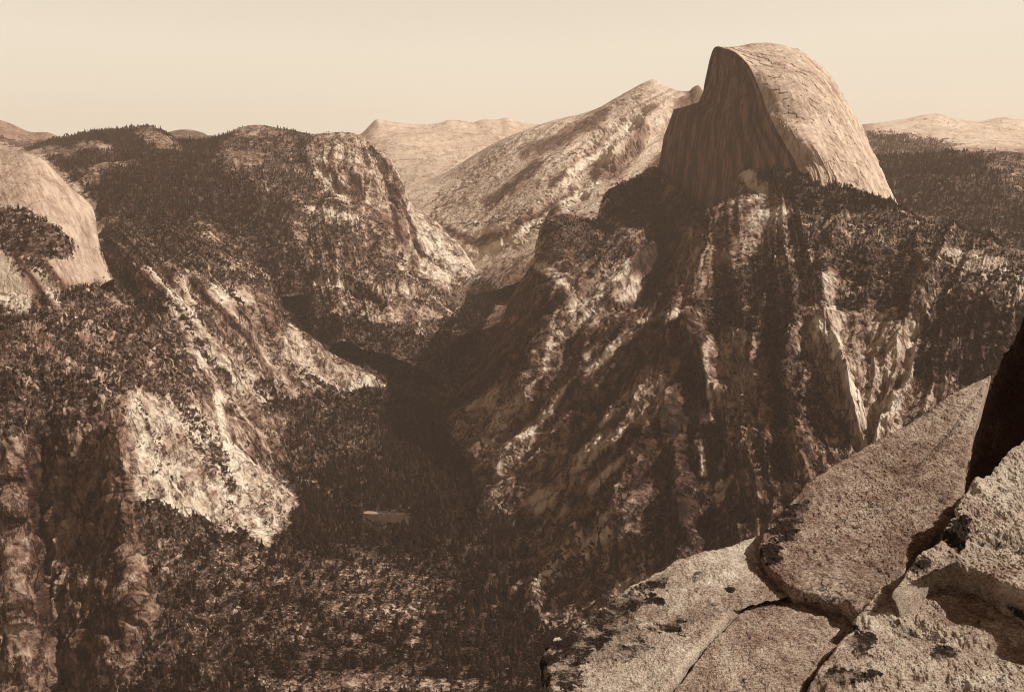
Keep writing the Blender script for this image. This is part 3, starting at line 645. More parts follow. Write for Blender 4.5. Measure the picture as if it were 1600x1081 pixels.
# --- the great split dome: a sheer face and a rounded lit side, one body
def on_face(rows, cols=None):
    a, b_ = to_world(1195, 180, 3950), to_world(1030, 262, 4860)
    h = b_ - a; h[2] = 0
    n = np.cross(h, [0, 0, 1.]); n /= np.linalg.norm(n)
    if n[1] > 0: n = -n
    n = n + np.array([0, 0, .10])
    out = []
    for r in rows:
        q = []
        for k, (x, y, d) in enumerate(r):
            if cols is None or k in cols:
                dr = to_world(x, y, 1.) - np.array([0, 0, CAMZ])
                d = float(((a - np.array([0, 0, CAMZ])) @ n) / (dr @ n))
            q.append((x, y, d))
        out.append(q)
    return out

def great_dome():
    face = net(on_face([
      [(1117,77,4520),(1121,74,4480),(1124,73,4440)],
      [(1115,92,4530),(1132,85,4430),(1147,81,4360)],
      [(1111,108,4560),(1140,104,4400),(1167,99,4230)],
      [(1108,128,4580),(1145,130,4340),(1184,132,4075)],
      [(1098,146,4620),(1142,150,4330),(1191,150,4020)],
      [(1091,160,4650),(1140,163,4320),(1195,165,3985)],
      [(1066,168,4760),(1132,180,4340),(1201,183,3950)],
      [(1053,171,4810),(1127,197,4370),(1213,207,3935)],
      [(1046,190,4830),(1120,218,4390),(1228,228,3915)],
      [(1037,214,4840),(1118,240,4410),(1240,248,3905)],
      [(1033,238,4850),(1112,262,4420),(1248,270,3895)],
      [(1028,262,4860),(1105,285,4430),(1254,292,3890)],
      [(1020,300,4880),(1100,336,4430),(1258,340,3870)],
      [(1010,420,4880),(1080,430,4430),(1262,430,3850)]]), 460, 700, True)
    side = net(on_face([
      [(1124,73,4440),(1150,74,4440),(1180,68,4440),(1197,66,4440),(1222,69,4440),(1247,76,4440)],
      [(1147,81,4360),(1180,83,4280),(1215,86,4260),(1250,88,4320),(1274,94,4440)],
      [(1167,99,4230),(1200,104,4130),(1245,108,4110),(1280,112,4200),(1299,119,4400)],
      [(1184,132,4075),(1215,140,3975),(1262,148,3960),(1305,155,4080),(1328,163,4350)],
      [(1195,165,3985),(1230,178,3870),(1285,190,3870),(1330,200,4020),(1352,208,4330)],
      [(1213,207,3935),(1256,222,3700),(1308,234,3760),(1350,242,3960),(1373,252,4300)],
      [(1240,248,3905),(1276,262,3660),(1322,274,3700),(1366,282,3900),(1391,296,4260)],
      [(1254,292,3890),(1290,302,3600),(1335,312,3640),(1385,318,3860),(1408,330,4230)],
      [(1258,340,3870),(1296,350,3560),(1345,357,3600),(1400,360,3820),(1425,372,4200)],
      [(1262,430,3850),(1300,430,3520),(1350,432,3560),(1420,430,3780),(1450,440,4160)]], (0,)), 640, 700)
    # the hidden far side
    last = side[:, -1]
    bk = [last + np.array([-40 * q, 420 * q, -30 * q]) for q in (.1, .25, .5, 1)]
    bk = np.stack(bk, 1)
    def stack(G, seed, amp, fl, name):
        N = gnormals(G); X, Y, Z = G[..., 0], G[..., 1], G[..., 2]
        nv, nu = G.shape[:2]
        U, V = np.meshgrid(np.linspace(0, 1, nu), np.linspace(0, 1, nv))
        edge = np.clip(np.minimum(U, 1 - U) * 12, 0, 1) if name == 'face' else np.clip(U * 14, 0, 1)
        fl_ = fbm(U * fl + seed, V * 1.2, octv=5, gain=.6)
        d = amp[0] * fl_ + amp[1] * fbm(X / 180, Y / 180, Z / 180 + seed, octv=6, gain=.55)
        if name == 'face':
            d += 9 * ridged(U * 9 + seed + fbm(U*3, V*4, octv=3) * .4, V * .8, octv=4)
        else:
            # exfoliation shells: sheets broken along curved edges, and a few roofs
            q = fbm(X / 210 + 4, Y / 210, Z / 120, octv=4)
            d += 6 * np.floor(q * 5) / 2
            d += 16 * ridged(U * 7 + fbm(U * 3, V * 3, octv=3), V * 1.5 + 3, octv=4) * sstep(.35, .7, V)
        return G + N * (d * edge)[..., None], fl_, U, V
    Gf, ff, Uf, Vf = stack(face, 3.3, (5, 7), 26, 'face')
    Gs, fs, Us, Vs = stack(side, 8.1, (.5, 8), 20, 'side')
    top = Gs[0]; tb = [top + np.array([0, 300 * q, -260 * q ** 1.6]) for q in (1, .6, .3, .12, .04)]
    out = []
    for G, fl_, nm in ((Gf, ff, 'face'), (Gs, fs, 'side')):
        px, py = to_pix(G)
        X, Y, Z = G[..., 0], G[..., 1], G[..., 2]
        tn = lookup(TONE, px, py)
        if nm == 'face': tn = np.full_like(tn, .30)  # sheer face: its shade is painted in as darker granite
        else: tn = np.full_like(tn, .67)  # sunlit side painted paler than the face
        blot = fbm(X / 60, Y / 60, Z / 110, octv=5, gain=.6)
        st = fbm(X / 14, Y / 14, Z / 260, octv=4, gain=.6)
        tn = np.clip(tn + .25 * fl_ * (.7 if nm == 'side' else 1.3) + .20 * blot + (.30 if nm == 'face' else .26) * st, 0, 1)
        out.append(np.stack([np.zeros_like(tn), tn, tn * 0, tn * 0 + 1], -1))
    # one mesh: face columns, then side columns (they share the brow), then the back
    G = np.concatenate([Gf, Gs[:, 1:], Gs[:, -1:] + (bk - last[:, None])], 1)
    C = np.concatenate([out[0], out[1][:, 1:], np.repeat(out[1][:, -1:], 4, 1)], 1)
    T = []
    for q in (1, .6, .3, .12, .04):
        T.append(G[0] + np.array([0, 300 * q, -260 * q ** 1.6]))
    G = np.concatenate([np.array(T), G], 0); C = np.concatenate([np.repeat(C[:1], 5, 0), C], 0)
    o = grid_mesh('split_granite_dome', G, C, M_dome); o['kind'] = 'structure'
    px, py = to_pix(G)
    SURF.append(dict(o=o, G=G, pv=G[..., 0] * 0, veg=G[..., 0] * 0, px=px, py=py, trees=0, tree_h=20, shrubs=0, nb=5, name='dome'))
great_dome()

# --- valley floor: height above the lake at points on the picture, spread out as a sheet
def zrow(y, pts):
    out = []
    for x, z in pts:
        dy = F * ca + (CY - y) * sa; dz = -F * sa + (CY - y) * ca
        out.append((x, y, (z - CAMZ) * dy / dz))
    return out
land('valley_floor', [
  zrow(436, [(560,420),(700,395),(760,390),(860,400),(1000,500)]),
  zrow(480, [(480,340),(640,330),(720,320),(780,330),(900,420)]),
  zrow(540, [(440,260),(560,260),(660,225),(740,205),(800,240),(900,340)]),
  zrow(600, [(380,260),(520,170),(600,140),(660,125),(720,130),(780,190),(880,300)]),
  zrow(660, [(300,200),(420,120),(500,75),(600,60),(680,60),(740,90),(800,150),(900,260)]),
  zrow(720, [(260,160),(380,90),(480,32),(560,20),(650,18),(740,35),(820,90),(920,180)]),
  zrow(770, [(220,150),(360,70),(460,15),(540,3),(580,1),(640,1),(720,18),(820,60),(940,140)]),
  zrow(800, [(200,190),(300,120),(420,35),(500,6),(560,-3),(620,-4),(660,3),(760,20),(860,60),(960,120)]),
  zrow(830, [(190,220),(260,170),(340,110),(420,60),(500,14),(570,1),(640,3),(740,20),(860,50),(980,110)]),
  zrow(880, [(180,190),(250,160),(340,110),(430,70),(520,35),(620,18),(720,15),(840,35),(960,90)]),
  zrow(950, [(110,-30),(200,60),(250,90),(350,75),(450,55),(560,30),(660,12),(780,8),(880,20),(980,60)]),
  zrow(1020, [(60,-90),(140,-40),(250,35),(400,30),(550,12),(700,3),(850,5),(980,30)]),
  zrow(1090, [(0,-120),(90,-100),(190,10),(300,12),(500,3),(700,0),(900,2),(1050,10)]),
  zrow(1250, [(-300,-160),(0,-150),(200,-20),(400,0),(700,0),(1200,0)])],
  700, 760, M_floor, (0,200,6), (7,160), blocks=0, back=(300,.3), seed=13, trees=9.5, tree_h=25, streak=.3)

# --- the wide base sheet under everything, out to the horizon
def base_sheet():
    xs = np.linspace(-18500, 18500, 60); ys = np.linspace(-2500, 22000, 60)
    X, Y = np.meshgrid(xs, ys)
    Z = -70 + 560 * sstep(6000, 16000, Y)
    G = np.stack([X, Y, Z], -1)
    C = np.stack([X * 0 + .9, X * 0 + .4, X * 0, X * 0 + 1], -1)
    o = grid_mesh('ground', G, C, M_far); o['kind'] = 'structure'
base_sheet()

# --- the lake
def lake():
    m, nt, b = new_mat('still_water')
    b.inputs['Base Color'].default_value = (.030, .018, .012, 1)
    b.inputs['Roughness'].default_value = .06
    b.inputs['Specular IOR Level'].default_value = .5
    pts = [(566,803),(572,800),(580,801),(588,803),(598,801),(606,803),(616,802),(628,804),(638,805),(643,810),(640,816),(634,820),(626,817),(618,818),(608,815),(600,819),(592,822),(586,817),(578,812),(570,808)]
    z = 1.2
    W = np.array([to_world(x, y, (z - CAMZ) * (F * ca + (CY - y) * sa) / (-F * sa + (CY - y) * ca)) for x, y in pts])
    me = bpy.data.meshes.new('lake'); me.from_pydata([tuple(p) for p in W], [], [list(range(len(W)))]); me.materials.append(m)
    o = bpy.data.objects.new('lake', me); COL.objects.link(o); o['kind'] = 'structure'
    me.update()
    # pale sand bar on the far shore
    s, nt2, b2 = new_mat('sand'); b2.inputs['Base Color'].default_value = (.30, .21, .16, 1)
    pts = [(579 + (11 + 1.5 * math.sin(3 * t)) * math.cos(t), 800.5 + (2.6 + .5 * math.sin(2 * t + 1)) * math.sin(t)) for t in np.linspace(0, 2 * math.pi, 28, endpoint=False)]
    z = 2.0
    W = np.array([to_world(x, y, (z - CAMZ) * (F * ca + (CY - y) * sa) / (-F * sa + (CY - y) * ca)) for x, y in pts])
    n = len(W); V = [tuple(p) for p in W] + [(p[0], p[1], p[2] - 3) for p in W]
    Fc = [list(range(n))] + [[i, i + n, (i + 1) % n + n, (i + 1) % n] for i in range(n)]
    me = bpy.data.meshes.new('sand_bar'); me.from_pydata(V, [], Fc); me.materials.append(s)
    o = bpy.data.objects.new('sand_bar', me); COL.objects.link(o); o['kind'] = 'structure'
LAKE_POLY = [(560,803),(572,797),(600,797),(636,800),(646,808),(643,820),(628,824),(594,826),(574,818)]
lake()

# ------------------------------------------------------------------ trees
def foliage_mat():
    m, nt, b = new_mat('needles')
    oi = nt.nodes.new('ShaderNodeObjectInfo')
    c = ramp(nt, oi.outputs['Random'], [(0, (.012, .0058, .0042)), (.6, (.028, .0125, .0088)), (1, (.075, .040, .028))])
    nt.links.new(c, b.inputs['Base Color']); b.inputs['Specular IOR Level'].default_value = .05
    return m
M_leaf = foliage_mat()
M_bark, _, _b = new_mat('bark'); _b.inputs['Base Color'].default_value = (.07, .045, .03, 1)

def conifer_mesh(name, seed, tiers=7, spread=.17, n=9):
    r = random.Random(seed); V, Fc, mi = [], [], []
    def quadring(z0, r0, z1, r1, k=5):
        s = len(V)
        for i in range(k):
            a = 2 * math.pi * i / k; V.append((r0 * math.cos(a), r0 * math.sin(a), z0))
        for i in range(k):
            a = 2 * math.pi * i / k; V.append((r1 * math.cos(a), r1 * math.sin(a), z1))
        for i in range(k): Fc.append([s + i, s + (i + 1) % k, s + k + (i + 1) % k, s + k + i]); mi.append(1)
    quadring(-.04, .022, .55, .012)
    for t in range(tiers):
        q = t / (tiers - 1)
        z = .12 + .76 * q; rad = spread * (1 - q) ** .8 + .025; h = .22 * (1 - .4 * q)
        s = len(V); V.append((r.uniform(-.01, .01), r.uniform(-.01, .01), min(z + h, 1.0)))
        off = r.uniform(0, 6)
        for i in range(n * 2):
            a = off + math.pi * i / n
            rr = rad * (r.uniform(.75, 1.2) if i % 2 == 0 else r.uniform(.35, .6))
            V.append((rr * math.cos(a), rr * math.sin(a), z - (.035 if i % 2 == 0 else -.03) + r.uniform(-.015, .015)))
        for i in range(n * 2): Fc.append([s, s + 1 + i, s + 1 + (i + 1) % (n * 2)]); mi.append(0)
    me = bpy.data.meshes.new(name); me.from_pydata(V, [], Fc)
    me.materials.append(M_leaf); me.materials.append(M_bark); me.polygons.foreach_set('material_index', mi)
    return me
def oak_mesh(name, seed, n=110, squash=.8):
    r = random.Random(seed); V, Fc, mi = [], [], []
    s = 0
    for i in range(4):
        a = math.pi / 2 * i; V.append((.03 * math.cos(a), .03 * math.sin(a), -.05))
    for i in range(4):
        a = math.pi / 2 * i; V.append((.015 * math.cos(a), .015 * math.sin(a), .5))
    for i in range(4): Fc.append([i, (i + 1) % 4, 4 + (i + 1) % 4, 4 + i]); mi.append(1)
    lobes = [(r.uniform(-.22, .22), r.uniform(-.22, .22), r.uniform(.4, .72), r.uniform(.16, .28)) for _ in range(6)]
    for i in range(n):
        lx, ly, lz, lr = r.choice(lobes)
        d = Vector((r.gauss(0, 1), r.gauss(0, 1), r.gauss(0, .8))).normalized()
        c = Vector((lx, ly, lz)) + d * lr * r.uniform(.8, 1.1)
        u = d.orthogonal().normalized(); w = d.cross(u); k = r.uniform(.06, .11)
        u = (u + d * r.uniform(-.5, .5)) * k; w = (w + d * r.uniform(-.5, .5)) * k
        s = len(V); V += [tuple(c + u), tuple(c + w), tuple(c - u), tuple(c - w)]
        Fc.append([s, s + 1, s + 2, s + 3]); mi.append(0)
    me = bpy.data.meshes.new(name); me.from_pydata(V, [], Fc)
    me.materials.append(M_leaf); me.materials.append(M_bark); me.polygons.foreach_set('material_index', mi)
    return me
TREE = [conifer_mesh('conifer', 1, 7, .23), conifer_mesh('conifer', 2, 6, .30), conifer_mesh('conifer', 3, 8, .18), oak_mesh('oak', 4), oak_mesh('oak', 5)]
TREE.append(oak_mesh('shrub', 9, 44))
TREE_NAMES = ['pine_tree', 'fir_tree', 'slender_pine_tree', 'oak_tree', 'oak_tree']

def scatter(S):
    G, veg, pv = S['G'], S['veg'], S['pv']
    sp = S['trees']
    if not sp: return None
    A = np.linalg.norm(np.cross(G[1:, :-1] - G[:-1, :-1], G[:-1, 1:] - G[:-1, :-1]), axis=-1)
    e1 = G[1:, :-1] - G[:-1, :-1]; e2 = G[:-1, 1:] - G[:-1, :-1]
    nz = np.abs(np.cross(e1, e2)[..., 2]) / (A + 1e-9)          # level ground holds more trees
    Ah = A * np.clip(nz * 1.5, .12, 1)
    px, py = S['px'][:-1, :-1], S['py'][:-1, :-1]
    ok = (px > -140) & (px < 1740) & (py < 1160) & (py > -50)
    ok &= ~inpoly(px, py, LAKE_POLY) if S['name'] == 'valley_floor' else True
    q = pv[:-1, :-1]
    w = Ah * ok * (veg[:-1, :-1] * (.12 + .88 * sstep(.3, .95, q)) + .07 * sstep(.08,.4,q))
    cl = fbm(G[:-1, :-1, 0] / 38, G[:-1, :-1, 1] / 38, G[:-1, :-1, 2] / 38, octv=4, gain=.7)
    w = w * (.30 + 1.5 * sstep(-.08, .28, cl)) ** (1.0 if S['name'] in ('left_cliff', 'slab_spur', 'right_mountain', 'valley_floor') else .5)
    n = int(w.sum() / sp ** 2)
    c = np.cumsum(w.ravel()); pick = np.searchsorted(c, rng.random(n) * c[-1])
    i, j = np.unravel_index(np.clip(pick, 0, w.size - 1), w.shape)
    a, b = rng.random(n)[:, None], rng.random(n)[:, None]
    P = G[i, j] * (1-a) * (1-b) + G[i, j+1] * (1-a) * b + G[i+1, j] * a * (1-b) + G[i+1, j+1] * a * b
    dens = q[i, j]
    h = S['tree_h'] * np.exp(rng.normal(0, .27, n)) * (.42 + .50 * sstep(.3, .95, dens))
    kind = rng.choice(5, n, p=[.38, .22, .2, .12, .08])
    steep = nz[i, j] < .55
    kind = np.where(steep & (rng.random(n) < .5), 3, kind)
    if S['name'] == 'valley_floor': kind = np.where((dens < .8) & (rng.random(n) < .4), rng.integers(3, 5, n), kind)
    h = np.where(kind >= 3, h * .75, h)
    if S['name'] in ('left_cliff', 'slab_spur', 'right_mountain', 'valley_floor', 'canyon_cliff', 'rounded_granite_dome'):
        clump = fbm(G[:-1, :-1, 0] / 45, G[:-1, :-1, 1] / 45, G[:-1, :-1, 2] / 45, octv=4, gain=.7)
        w = A * np.clip(nz * 1.6, .25, 1) * ok * sstep(.08, .35, q) * sstep(-.05, .3, clump)
        m = int(min(60000, w.sum() / 200.))
        c = np.cumsum(w.ravel()); pick = np.searchsorted(c, rng.random(m) * c[-1])
        i, j = np.unravel_index(np.clip(pick, 0, w.size - 1), w.shape)
        a, b = rng.random(m)[:, None], rng.random(m)[:, None]
        P2 = G[i, j] * (1-a) * (1-b) + G[i, j+1] * (1-a) * b + G[i+1, j] * a * (1-b) + G[i+1, j+1] * a * b
        P = np.concatenate([P, P2]); h = np.r_[h, 8. * np.exp(rng.normal(0, .35, m))]; kind = np.r_[kind, np.full(m, 5)]
    return P, h, kind
POOL = [(S['name'], scatter(S)) for S in SURF]
POOL = [(n, *p) for n, p in POOL if p is not None and len(p[0])]

# depth of the nearest land at each spot of the picture, to find the trees in plain sight
zb = np.full((560, 840), 1e9)
def zput(px, py, d):
    i = ((py + 10) / 2).astype(int); j = ((px + 40) / 2).astype(int)
    k = (i >= 0) & (i < 560) & (j >= 0) & (j < 840)
    np.minimum.at(zb, (i[k], j[k]), d[k])
for S in SURF: zput(S['px'].ravel(), S['py'].ravel(), S['G'][..., 1].ravel())
ROCK_MASK = [(838,1020),(990,912),(1190,838),(1280,735),(1548,585),(1600,480),(1700,480),(1700,1200),(860,1200)]
cand = []
for pi, (nm, P, h, kind) in enumerate(POOL):
    top = P.copy(); top[:, 2] += h * .7
    px, py = to_pix(top)
    i = np.clip(((py + 10) / 2).astype(int), 0, 559); j = np.clip(((px + 40) / 2).astype(int), 0, 839)
    vis = (px > 4) & (px < 1596) & (py > 0) & (py < 1070) & (P[:, 1] < zb[i, j] * 1.006) & ~inpoly(px, py, ROCK_MASK) & (kind < 3)
    size = h / P[:, 1] * vis
    for k in np.nonzero(vis)[0]: cand.append((size[k], pi, k))
cand.sort(key=lambda t: -t[0])
own = cand[:300]
taken = {}
for s_, pi, k in own: taken.setdefault(pi, set()).add(k)
SHAPE = {0: 'tall pointed pine', 1: 'broad-skirted fir', 2: 'slender spire-like pine'}
def where(nm, px, py):
    if nm == 'valley_floor':
        if py < 850: return 'around the little lake', 'among the woods around the little lake'
        if px < 330: return 'below the left cliff', 'in the woods at the foot of the shaded left cliff'
        if px < 520: return 'on the open left half of the valley floor', 'on the stony open ground left of the bottom centre'
        if px < 700: return 'on the open middle of the valley floor', 'on the pale open ground at the bottom centre'
        return 'left of the ledge tip', 'in the dense dark woods just left of the ledge tip'
    if nm == 'left_cliff': return 'on the left cliff', 'rooted on broken ledges of the near left cliff'
    if nm == 'right_mountain':
        if px > 1150: return 'on the shoulder below the split dome', 'on the rocky shoulder below the split dome'
        return 'on the right mountain side', 'clinging to the streaked slope right of the valley'
    if nm == 'slab_spur': return 'on the slab spur', 'between pale slabs of the spur left of the valley'
    if nm == 'rounded_granite_dome': return 'on the rounded dome', 'on the smooth rounded dome at the left edge'
    return 'on the far ridges', 'standing on a distant ridge'
for s_, pi, k in own:
    nm, P, h, kind = POOL[pi]
    o = bpy.data.objects.new(TREE_NAMES[kind[k]], TREE[kind[k]]); COL.objects.link(o)
    o.location = P[k]; o.scale = [h[k]] * 3; o.rotation_euler = (0, 0, random.uniform(0, 6.28))
    qx, qy = to_pix(P[k])
    g, l = where(nm, float(qx), float(qy))
    o['label'] = SHAPE[int(kind[k])] + ' ' + l; o['category'] = 'tree'; o['group'] = 'conifers ' + g

# the uncountable rest of the woods
src = []
for i, me in enumerate(TREE):
    pass
def forest_nodes():
    ng = bpy.data.node_groups.new('forest_scatter', 'GeometryNodeTree')
    ng.interface.new_socket('Geometry', in_out='INPUT', socket_type='NodeSocketGeometry')
    ng.interface.new_socket('Geometry', in_out='OUTPUT', socket_type='NodeSocketGeometry')
    N, L = ng.nodes, ng.links
    gi, go = N.new('NodeGroupInput'), N.new('NodeGroupOutput')
    join = N.new('GeometryNodeGeometryToInstance')
    for me in reversed(SRC):
        oi = N.new('GeometryNodeObjectInfo'); oi.inputs['Object'].default_value = me; oi.inputs['As Instance'].default_value = True
        oi.transform_space = 'ORIGINAL'
        L.new(oi.outputs['Geometry'], join.inputs[0])
    ip = N.new('GeometryNodeInstanceOnPoints'); ip.inputs['Pick Instance'].default_value = True
    def attr(name, t):
        a = N.new('GeometryNodeInputNamedAttribute'); a.data_type = t; a.inputs['Name'].default_value = name
        return a.outputs['Attribute']
    cx = N.new('ShaderNodeCombineXYZ'); L.new(attr('spin', 'FLOAT'), cx.inputs['Z'])
    L.new(gi.outputs[0], ip.inputs['Points'])
    jj = N.new('GeometryNodeJoinGeometry')
    for l in list(L):
        if l.to_node == join: 
            s = l.from_socket; L.remove(l); L.new(s, jj.inputs[0])
    N.remove(join)
    L.new(jj.outputs[0], ip.inputs['Instance'])
    L.new(attr('kind', 'INT'), ip.inputs['Instance Index'])
    er = N.new('FunctionNodeEulerToRotation'); L.new(cx.outputs[0], er.inputs[0])
    L.new(er.outputs[0], ip.inputs['Rotation'])
    L.new(attr('size', 'FLOAT'), ip.inputs['Scale'])
    L.new(ip.outputs[0], go.inputs[0])
    return ng
# the wood's instances reuse the shapes of five real trees standing in view
SRC = []
for kk in range(6):
    o = None
    for q in COL.objects:
        if q.data == TREE[kk]: o = q; break
    if o is None:      # an oak of the valley floor
        nm, P, h, kind = next(p for p in POOL if p[0] == 'valley_floor')
        px, py = to_pix(P)
        ids = np.nonzero((kind == kk) & (px > 300) & (px < 760) & (py > 900) & (py < 1040))[0]
        t = ids[np.argmax(h[ids])]
        o = bpy.data.objects.new('oak_tree' if kk < 5 else 'bush', TREE[kk]); COL.objects.link(o)
        o.location = P[t]; o.scale = [h[t]] * 3
        o['label'] = ['', '', '', 'rounded leafy oak crown in the open patch of the valley floor wood', 'low spreading oak crown among the conifers of the valley floor', 'low dark bush on open ground between the valley trees'][kk]
        o['category'] = 'tree' if kk < 5 else 'bush'
    SRC.append(o)
NG = forest_nodes()
FNAMES = {'left_cliff': 'left_cliff_wood', 'valley_floor': 'valley_wood', 'right_mountain': 'right_mountain_wood'}
total = 0
for pi, (nm, P, h, kind) in enumerate(POOL):
    keep = np.ones(len(P), bool)
    if pi in taken: keep[list(taken[pi])] = False
    P, h, kind = P[keep], h[keep], kind[keep]
    total += len(P)
    me = bpy.data.meshes.new('forest'); me.vertices.add(len(P)); me.vertices.foreach_set('co', P.ravel().astype(np.float32))
    for an, ty, val in (('size', 'FLOAT', h), ('spin', 'FLOAT', rng.random(len(P)) * 6.28)):
        a = me.attributes.new(an, ty, 'POINT'); a.data.foreach_set('value', val.astype(np.float32))
    a = me.attributes.new('kind', 'INT', 'POINT'); a.data.foreach_set('value', kind.astype(np.int32))
    me.update()
    o = bpy.data.objects.new('forest', me); COL.objects.link(o)
    o['kind'] = 'stuff'; o['label'] = 'far-off mass of dark conifers covering the slopes'
    md = o.modifiers.new('scatter', 'NODES'); md.node_group = NG
print('TREES', total)

# ------------------------------------------------------------------ the ledge in front
def ledge_material(name, lichen=.5):
    m, nt, b = new_mat(name)
    tc = nt.nodes.new('ShaderNodeNewGeometry').outputs['Position']
    at = nd(nt, 'ShaderNodeAttribute', attribute_name='cover')
    sp = nt.nodes.new('ShaderNodeSeparateColor'); nt.links.new(at.outputs['Color'], sp.inputs[0])
    sub = nd(nt, 'ShaderNodeVectorMath', operation='SUBTRACT'); nt.links.new(tc, sub.inputs[0]); sub.inputs[1].default_value = (0, 0, CAMZ)
    p = sub.outputs[0]
    sc = nd(nt, 'ShaderNodeMapping'); sc.inputs['Scale'].default_value = (.62, 1.5, 1.5); sc.inputs['Rotation'].default_value = (0, 0, .35); nt.links.new(p, sc.inputs[0])
    n0 = noise(nt, p, 1.6, 4, .6)
    n1 = noise(nt, sc.outputs[0], 55, 6, .78)
    n2 = noise(nt, p, 9, 6, .65)
    n3 = noise(nt, p, 160, 3, .6)
    t = mth(nt, 'ADD', mth(nt, 'MULTIPLY', mth(nt, 'SUBTRACT', n1, .5), 1.5), mth(nt, 'MULTIPLY', mth(nt, 'SUBTRACT', n2, .5), .7))
    t = mth(nt, 'ADD', t, mth(nt, 'MULTIPLY', mth(nt, 'SUBTRACT', n3, .5), .6))
    t = mth(nt, 'ADD', t, mth(nt, 'MULTIPLY', mth(nt, 'SUBTRACT', n0, .5), .55))
    t = mth(nt, 'ADD', t, sp.outputs[1], True)
    col = ramp(nt, t, GRANITE)
    lv = mth(nt, 'ADD', sp.outputs[0], mth(nt, 'MULTIPLY', mth(nt, 'SUBTRACT', n2, .5), 1.1))
    lv = mth(nt, 'ADD', lv, mth(nt, 'MULTIPLY', mth(nt, 'SUBTRACT', n1, .5), .9))
    k = nd(nt, 'ShaderNodeMapRange'); k.interpolation_type = 'SMOOTHSTEP'
    k.inputs['From Min'].default_value = .44; k.inputs['From Max'].default_value = .66
    nt.links.new(lv, k.inputs['Value'])
    col = mixc(nt, k.outputs[0], col, ramp(nt, n1, [(.35, (.012, .0062, .0045)), (.55, (.03, .017, .012)), (.72, (.12, .08, .06))]))
    wz = nd(nt, 'ShaderNodeTexNoise', Scale=1.3, Detail=6, Roughness=.6); nt.links.new(p, wz.inputs['Vector'])
    ws = nd(nt, 'ShaderNodeVectorMath', operation='SCALE'); nt.links.new(wz.outputs['Color'], ws.inputs[0]); ws.inputs['Scale'].default_value = .9
    wa = nd(nt, 'ShaderNodeVectorMath', operation='ADD'); nt.links.new(p, wa.inputs[0]); nt.links.new(ws.outputs[0], wa.inputs[1])
    vo = nd(nt, 'ShaderNodeTexVoronoi', feature='DISTANCE_TO_EDGE', Scale=1.1); nt.links.new(wa.outputs[0], vo.inputs['Vector'])
    ck = nd(nt, 'ShaderNodeMapRange'); ck.inputs['From Min'].default_value = .002; ck.inputs['From Max'].default_value = .010
    nt.links.new(vo.outputs['Distance'], ck.inputs['Value'])
    km = nd(nt, 'ShaderNodeMapRange'); km.inputs['From Min'].default_value = .50; km.inputs['From Max'].default_value = .58; nt.links.new(n0, km.inputs['Value'])
    crack = mth(nt, 'MULTIPLY', mth(nt, 'SUBTRACT', 1.0, ck.outputs[0]), km.outputs[0])
    col = mixc(nt, mth(nt, 'MULTIPLY', crack, .8), col, (.02, .010, .0075))
    nt.links.new(col, b.inputs['Base Color'])
    bp = nd(nt, 'ShaderNodeBump', Strength=1.0, Distance=.02)
    nt.links.new(mth(nt, 'ADD', n1, mth(nt, 'MULTIPLY', n3, .5)), bp.inputs['Height'])
    nt.links.new(bp.outputs[0], b.inputs['Normal'])
    return m
M_ledge = ledge_material('coarse_granite')

def ray_plane(px, py, P0, n):
    d = to_world(px, py, 1.0) - np.array([0, 0, CAMZ])
    t = ((np.array(P0) - np.array([0, 0, CAMZ])) @ n) / (d @ n)
    return np.array([0, 0, CAMZ]) + d * t[..., None]

